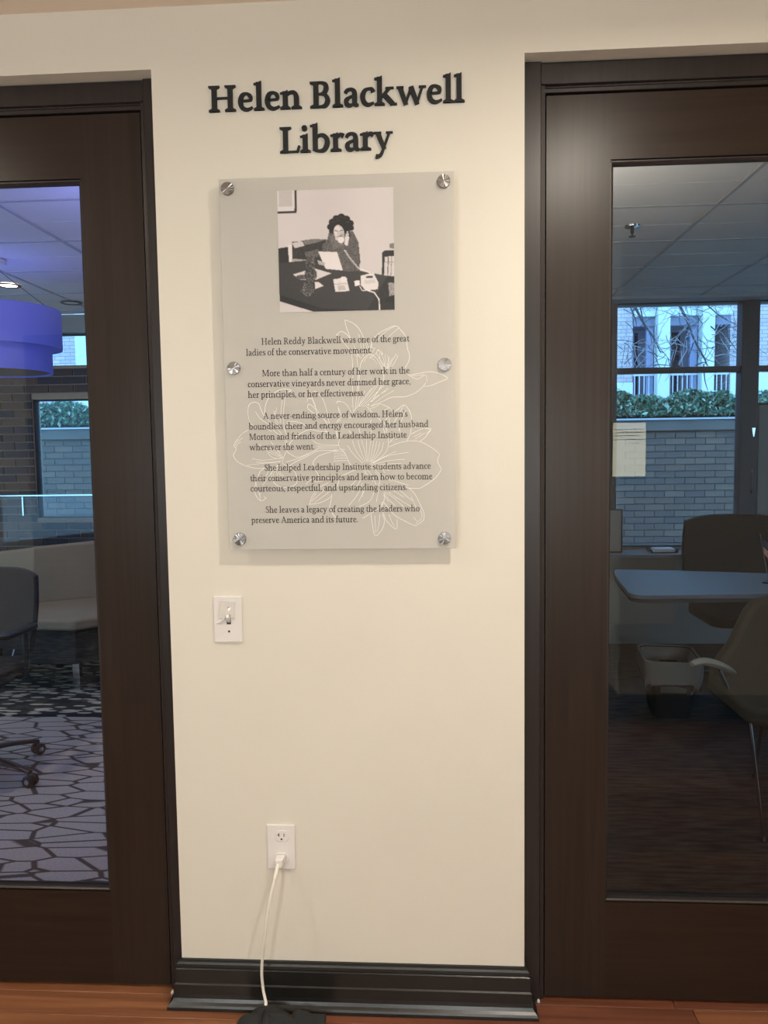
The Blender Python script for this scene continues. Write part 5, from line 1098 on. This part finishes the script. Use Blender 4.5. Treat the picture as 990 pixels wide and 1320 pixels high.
me.materials.append(vcol_mat('hedge_leaf', .35)); o = bpy.data.objects.new('leaves', me); C.objects.link(o); o.parent = hg; o['kind'] = 'stuff'

# building across the court
BY = 12.6
col_m = mat('white_column_paint', hexc(205, 216, 214), .6); lav_m = mat('lavender_panel_paint', hexc(142, 150, 182), .6)
beam_m = mat('grey_beam_paint', hexc(120, 126, 150), .7); darkglass = mat('dark_window_glass', hexc(34, 40, 54), .12, spec=.8); rail_m = mat('railing_white', hexc(200, 205, 215), .5)
bd = thing('apartment_building', 'pale brick building with white columns, balconies and dark windows across the court', 'building', (0, BY, 0))
def bp(name, m, *b, **k): return wpart(MB().box(*b), name, m, bd, **k)
bp('rear_wall', beam_m, -9, 9, BY + .9, BY + 1.0, 0, 7)
for (a, b) in ((3.0, 3.71), (5.44, 5.56), (5.80, 7.6), (-7.9, -6.68)):
    bp('brick_pier', farbrick_m, a, b, BY, BY + .8, 0, 7)
bp('base_band', col_m, 3.0, 3.71, BY - .04, BY - .001, 1.6, 2.62); bp('base_band', col_m, 5.44, 5.72, BY - .04, BY - .001, 1.6, 2.75); bp('base_band', col_m, 5.80, 7.6, BY - .04, BY - .001, 1.6, 2.75)
bp('downpipe', farbrick_m, 5.56, 5.72, BY + .05, BY + .2, 0, 7)
for x0, x1 in ((4.10, 4.32), (4.88, 5.10)):
    bp('column', col_m, x0, x1, BY - .20, BY + .02, 0, 7, bevel=.01); bp('pilaster', lav_m, x0 - .13, x0 - .005, BY + .05, BY + .15, 0, 7)
bp('column', col_m, -6.68, -6.46, BY - .05, BY + .02, 0, 7, bevel=.01); bp('pilaster', lav_m, -6.455, -6.40, BY + .05, BY + .15, 0, 7)
for (a, b) in ((3.72, 4.10), (4.32, 4.88), (5.10, 5.44)):
    bp('balcony_slab', col_m, a, b, BY - .10, BY + .6, 3.79, 3.92); bp('balcony_beam', beam_m, a, b, BY - .02, BY + .5, 3.63, 3.785)
    bp('window', darkglass, a + .02, b - .14, BY + .60, BY + .62, 1.4, 3.60); bp('window_bar', lav_m, (a + b) / 2 - .06, (a + b) / 2 - .03, BY + .56, BY + .598, 1.4, 3.60); bp('window_bar', lav_m, a + .02, b - .14, BY + .56, BY + .598, 2.86, 2.90)
    bp('window', darkglass, a + .02, b - .02, BY + .60, BY + .62, 4.0, 6.0)
    for z0 in (2.30, 3.95):
        rl = bp('balcony_railing', rail_m, a, b, BY + .02, BY + .05, z0 + .44, z0 + .475)
        q = MB().box(a, b, BY + .02, BY + .05, z0, z0 + .03); o = q.build('railing_rail', rail_m, rl); o.data.transform(Matrix.Translation((0, -BY, 0)))
        x = a + .04
        while x < b - .02:
            o = MB().box(x - .009, x + .009, BY + .025, BY + .045, z0 + .03, z0 + .44).build('baluster', rail_m, rl); o.data.transform(Matrix.Translation((0, -BY, 0))); x += .085
bp('window', darkglass, -6.38, -5.6, BY + .6, BY + .62, 1.5, 3.62); bp('window', darkglass, 6.35, 6.9, BY - .03, BY - .005, 2.45, 2.62); bp('window_frame', lav_m, 6.30, 6.95, BY - .02, BY - .004, 2.40, 2.67)
bp('roof_slab', col_m, -9, 9, BY - .4, BY + 1.2, 7, 7.2)

# bare tree between hedge and building
tree = thing('bare_tree', 'bare winter tree with fine dark and pale twigs, outside the right room window', 'tree', (2.2, 9, 0))
mains = [[[2.74,3.34],[2.82,3.16],[2.83,3.08]],[[2.81,3.33],[2.94,3.1],[3.05,2.94],[3.16,2.71]],[[3.4,3.33],[3.51,3.13],[3.61,2.88],[3.74,2.64],[3.79,2.52]],[[3.6,2.84],[3.56,2.71],[3.53,2.64]],[[3.77,3.34],[3.94,3.18],[4.16,3.06]],[[2.88,3.34],[2.94,3.07]],[[3.74,2.55],[3.76,2.33],[3.8,2.19]],[[4.03,3.05],[4.05,2.89],[4.19,2.69]],[[3.82,3.05],[3.95,2.92],[4.02,2.76]],[[3.08,2.54],[3.14,2.55],[3.3,2.53]],[[3.63,2.53],[3.74,2.57],[3.79,2.54]]]
q = MB(); q.tube([(2.2, 9, -.06), (2.22, 9, 2.2), (2.35, 9, 4.4), (2.3, 9, 6.0)], [.11, .09, .07, .03], 10); wpart(q, 'trunk', bark_m, tree, smooth=True)
q = MB()
q.tube(catmull([(2.33, 9, 3.9), (2.55, 9, 3.75), (2.74, 9, 3.34)], 4), .022, 6); q.tube(catmull([(2.34, 9, 4.2), (3.0, 9, 3.95), (3.4, 9, 3.33)], 4), .022, 6); q.tube(catmull([(2.34, 9, 4.3), (3.3, 9, 3.95), (3.77, 9, 3.34)], 4), .018, 6)
for i, s in enumerate(mains):
    w0 = .020 if i in (1, 2) else .010
    pts = catmull([(a, 9 + .02 * math.sin(a * 9), b) for a, b in s], 4); q.tube(pts, [w0 * (1 - .6 * k / len(pts)) for k in range(len(pts))], 5)
wpart(q, 'branch', bark_m, tree, smooth=True)
random.seed(33)
for (m_, cnt, nm) in ((twig_m, 95, 'pale_twigs'), (bark_m, 75, 'dark_twigs')):
    q = MB()
    for _ in range(cnt):
        x, z = random.uniform(2.6, 4.3), random.uniform(2.5, 3.5); y = random.uniform(8.7, 9.4); a = random.uniform(-PI, PI); pts = [(x, y, z)]
        for k in range(5):
            a += random.gauss(0, .28); x += .075 * math.cos(a); z += .075 * math.sin(a) + .008; pts.append((x, y, z))
        q.tube(pts, [.0058, .0052, .0045, .0038, .003, .002], 3)
    wpart(q, nm, m_, tree)['kind'] = 'stuff'

# ------------------------------------------------------------------ uplights added unseen beside the party wall to brighten the room ceilings
for i, (x, c, col) in enumerate(((-.62, 'white', (.45, .48, 1, 1)), (.10, 'black', (1, .88, .7, 1)))):
    t = thing('floor_lamp', ['standing uplight with a cool violet bowl beside the middle wall of the left room', 'standing uplight with a warm bowl beside the middle wall of the right room'][i], 'floor lamp', (x, .75, 0), 'standing uplights')
    part(MB().lathe([(.14, 0), (.14, .015), (.03, .03)], n=32), 'lamp_base', blackpl_m, t, smooth=True)
    part(MB().lathe([(.012, .02), (.012, 1.64)], n=14), 'pole', blackpl_m, t, smooth=True)
    part(MB().lathe([(.02, 1.64), (.12, 1.68), (.165, 1.73), (.160, 1.73), (.115, 1.69), (.0, 1.655)], n=32, cap=False), 'lamp_shade', blackpl_m, t, smooth=True)
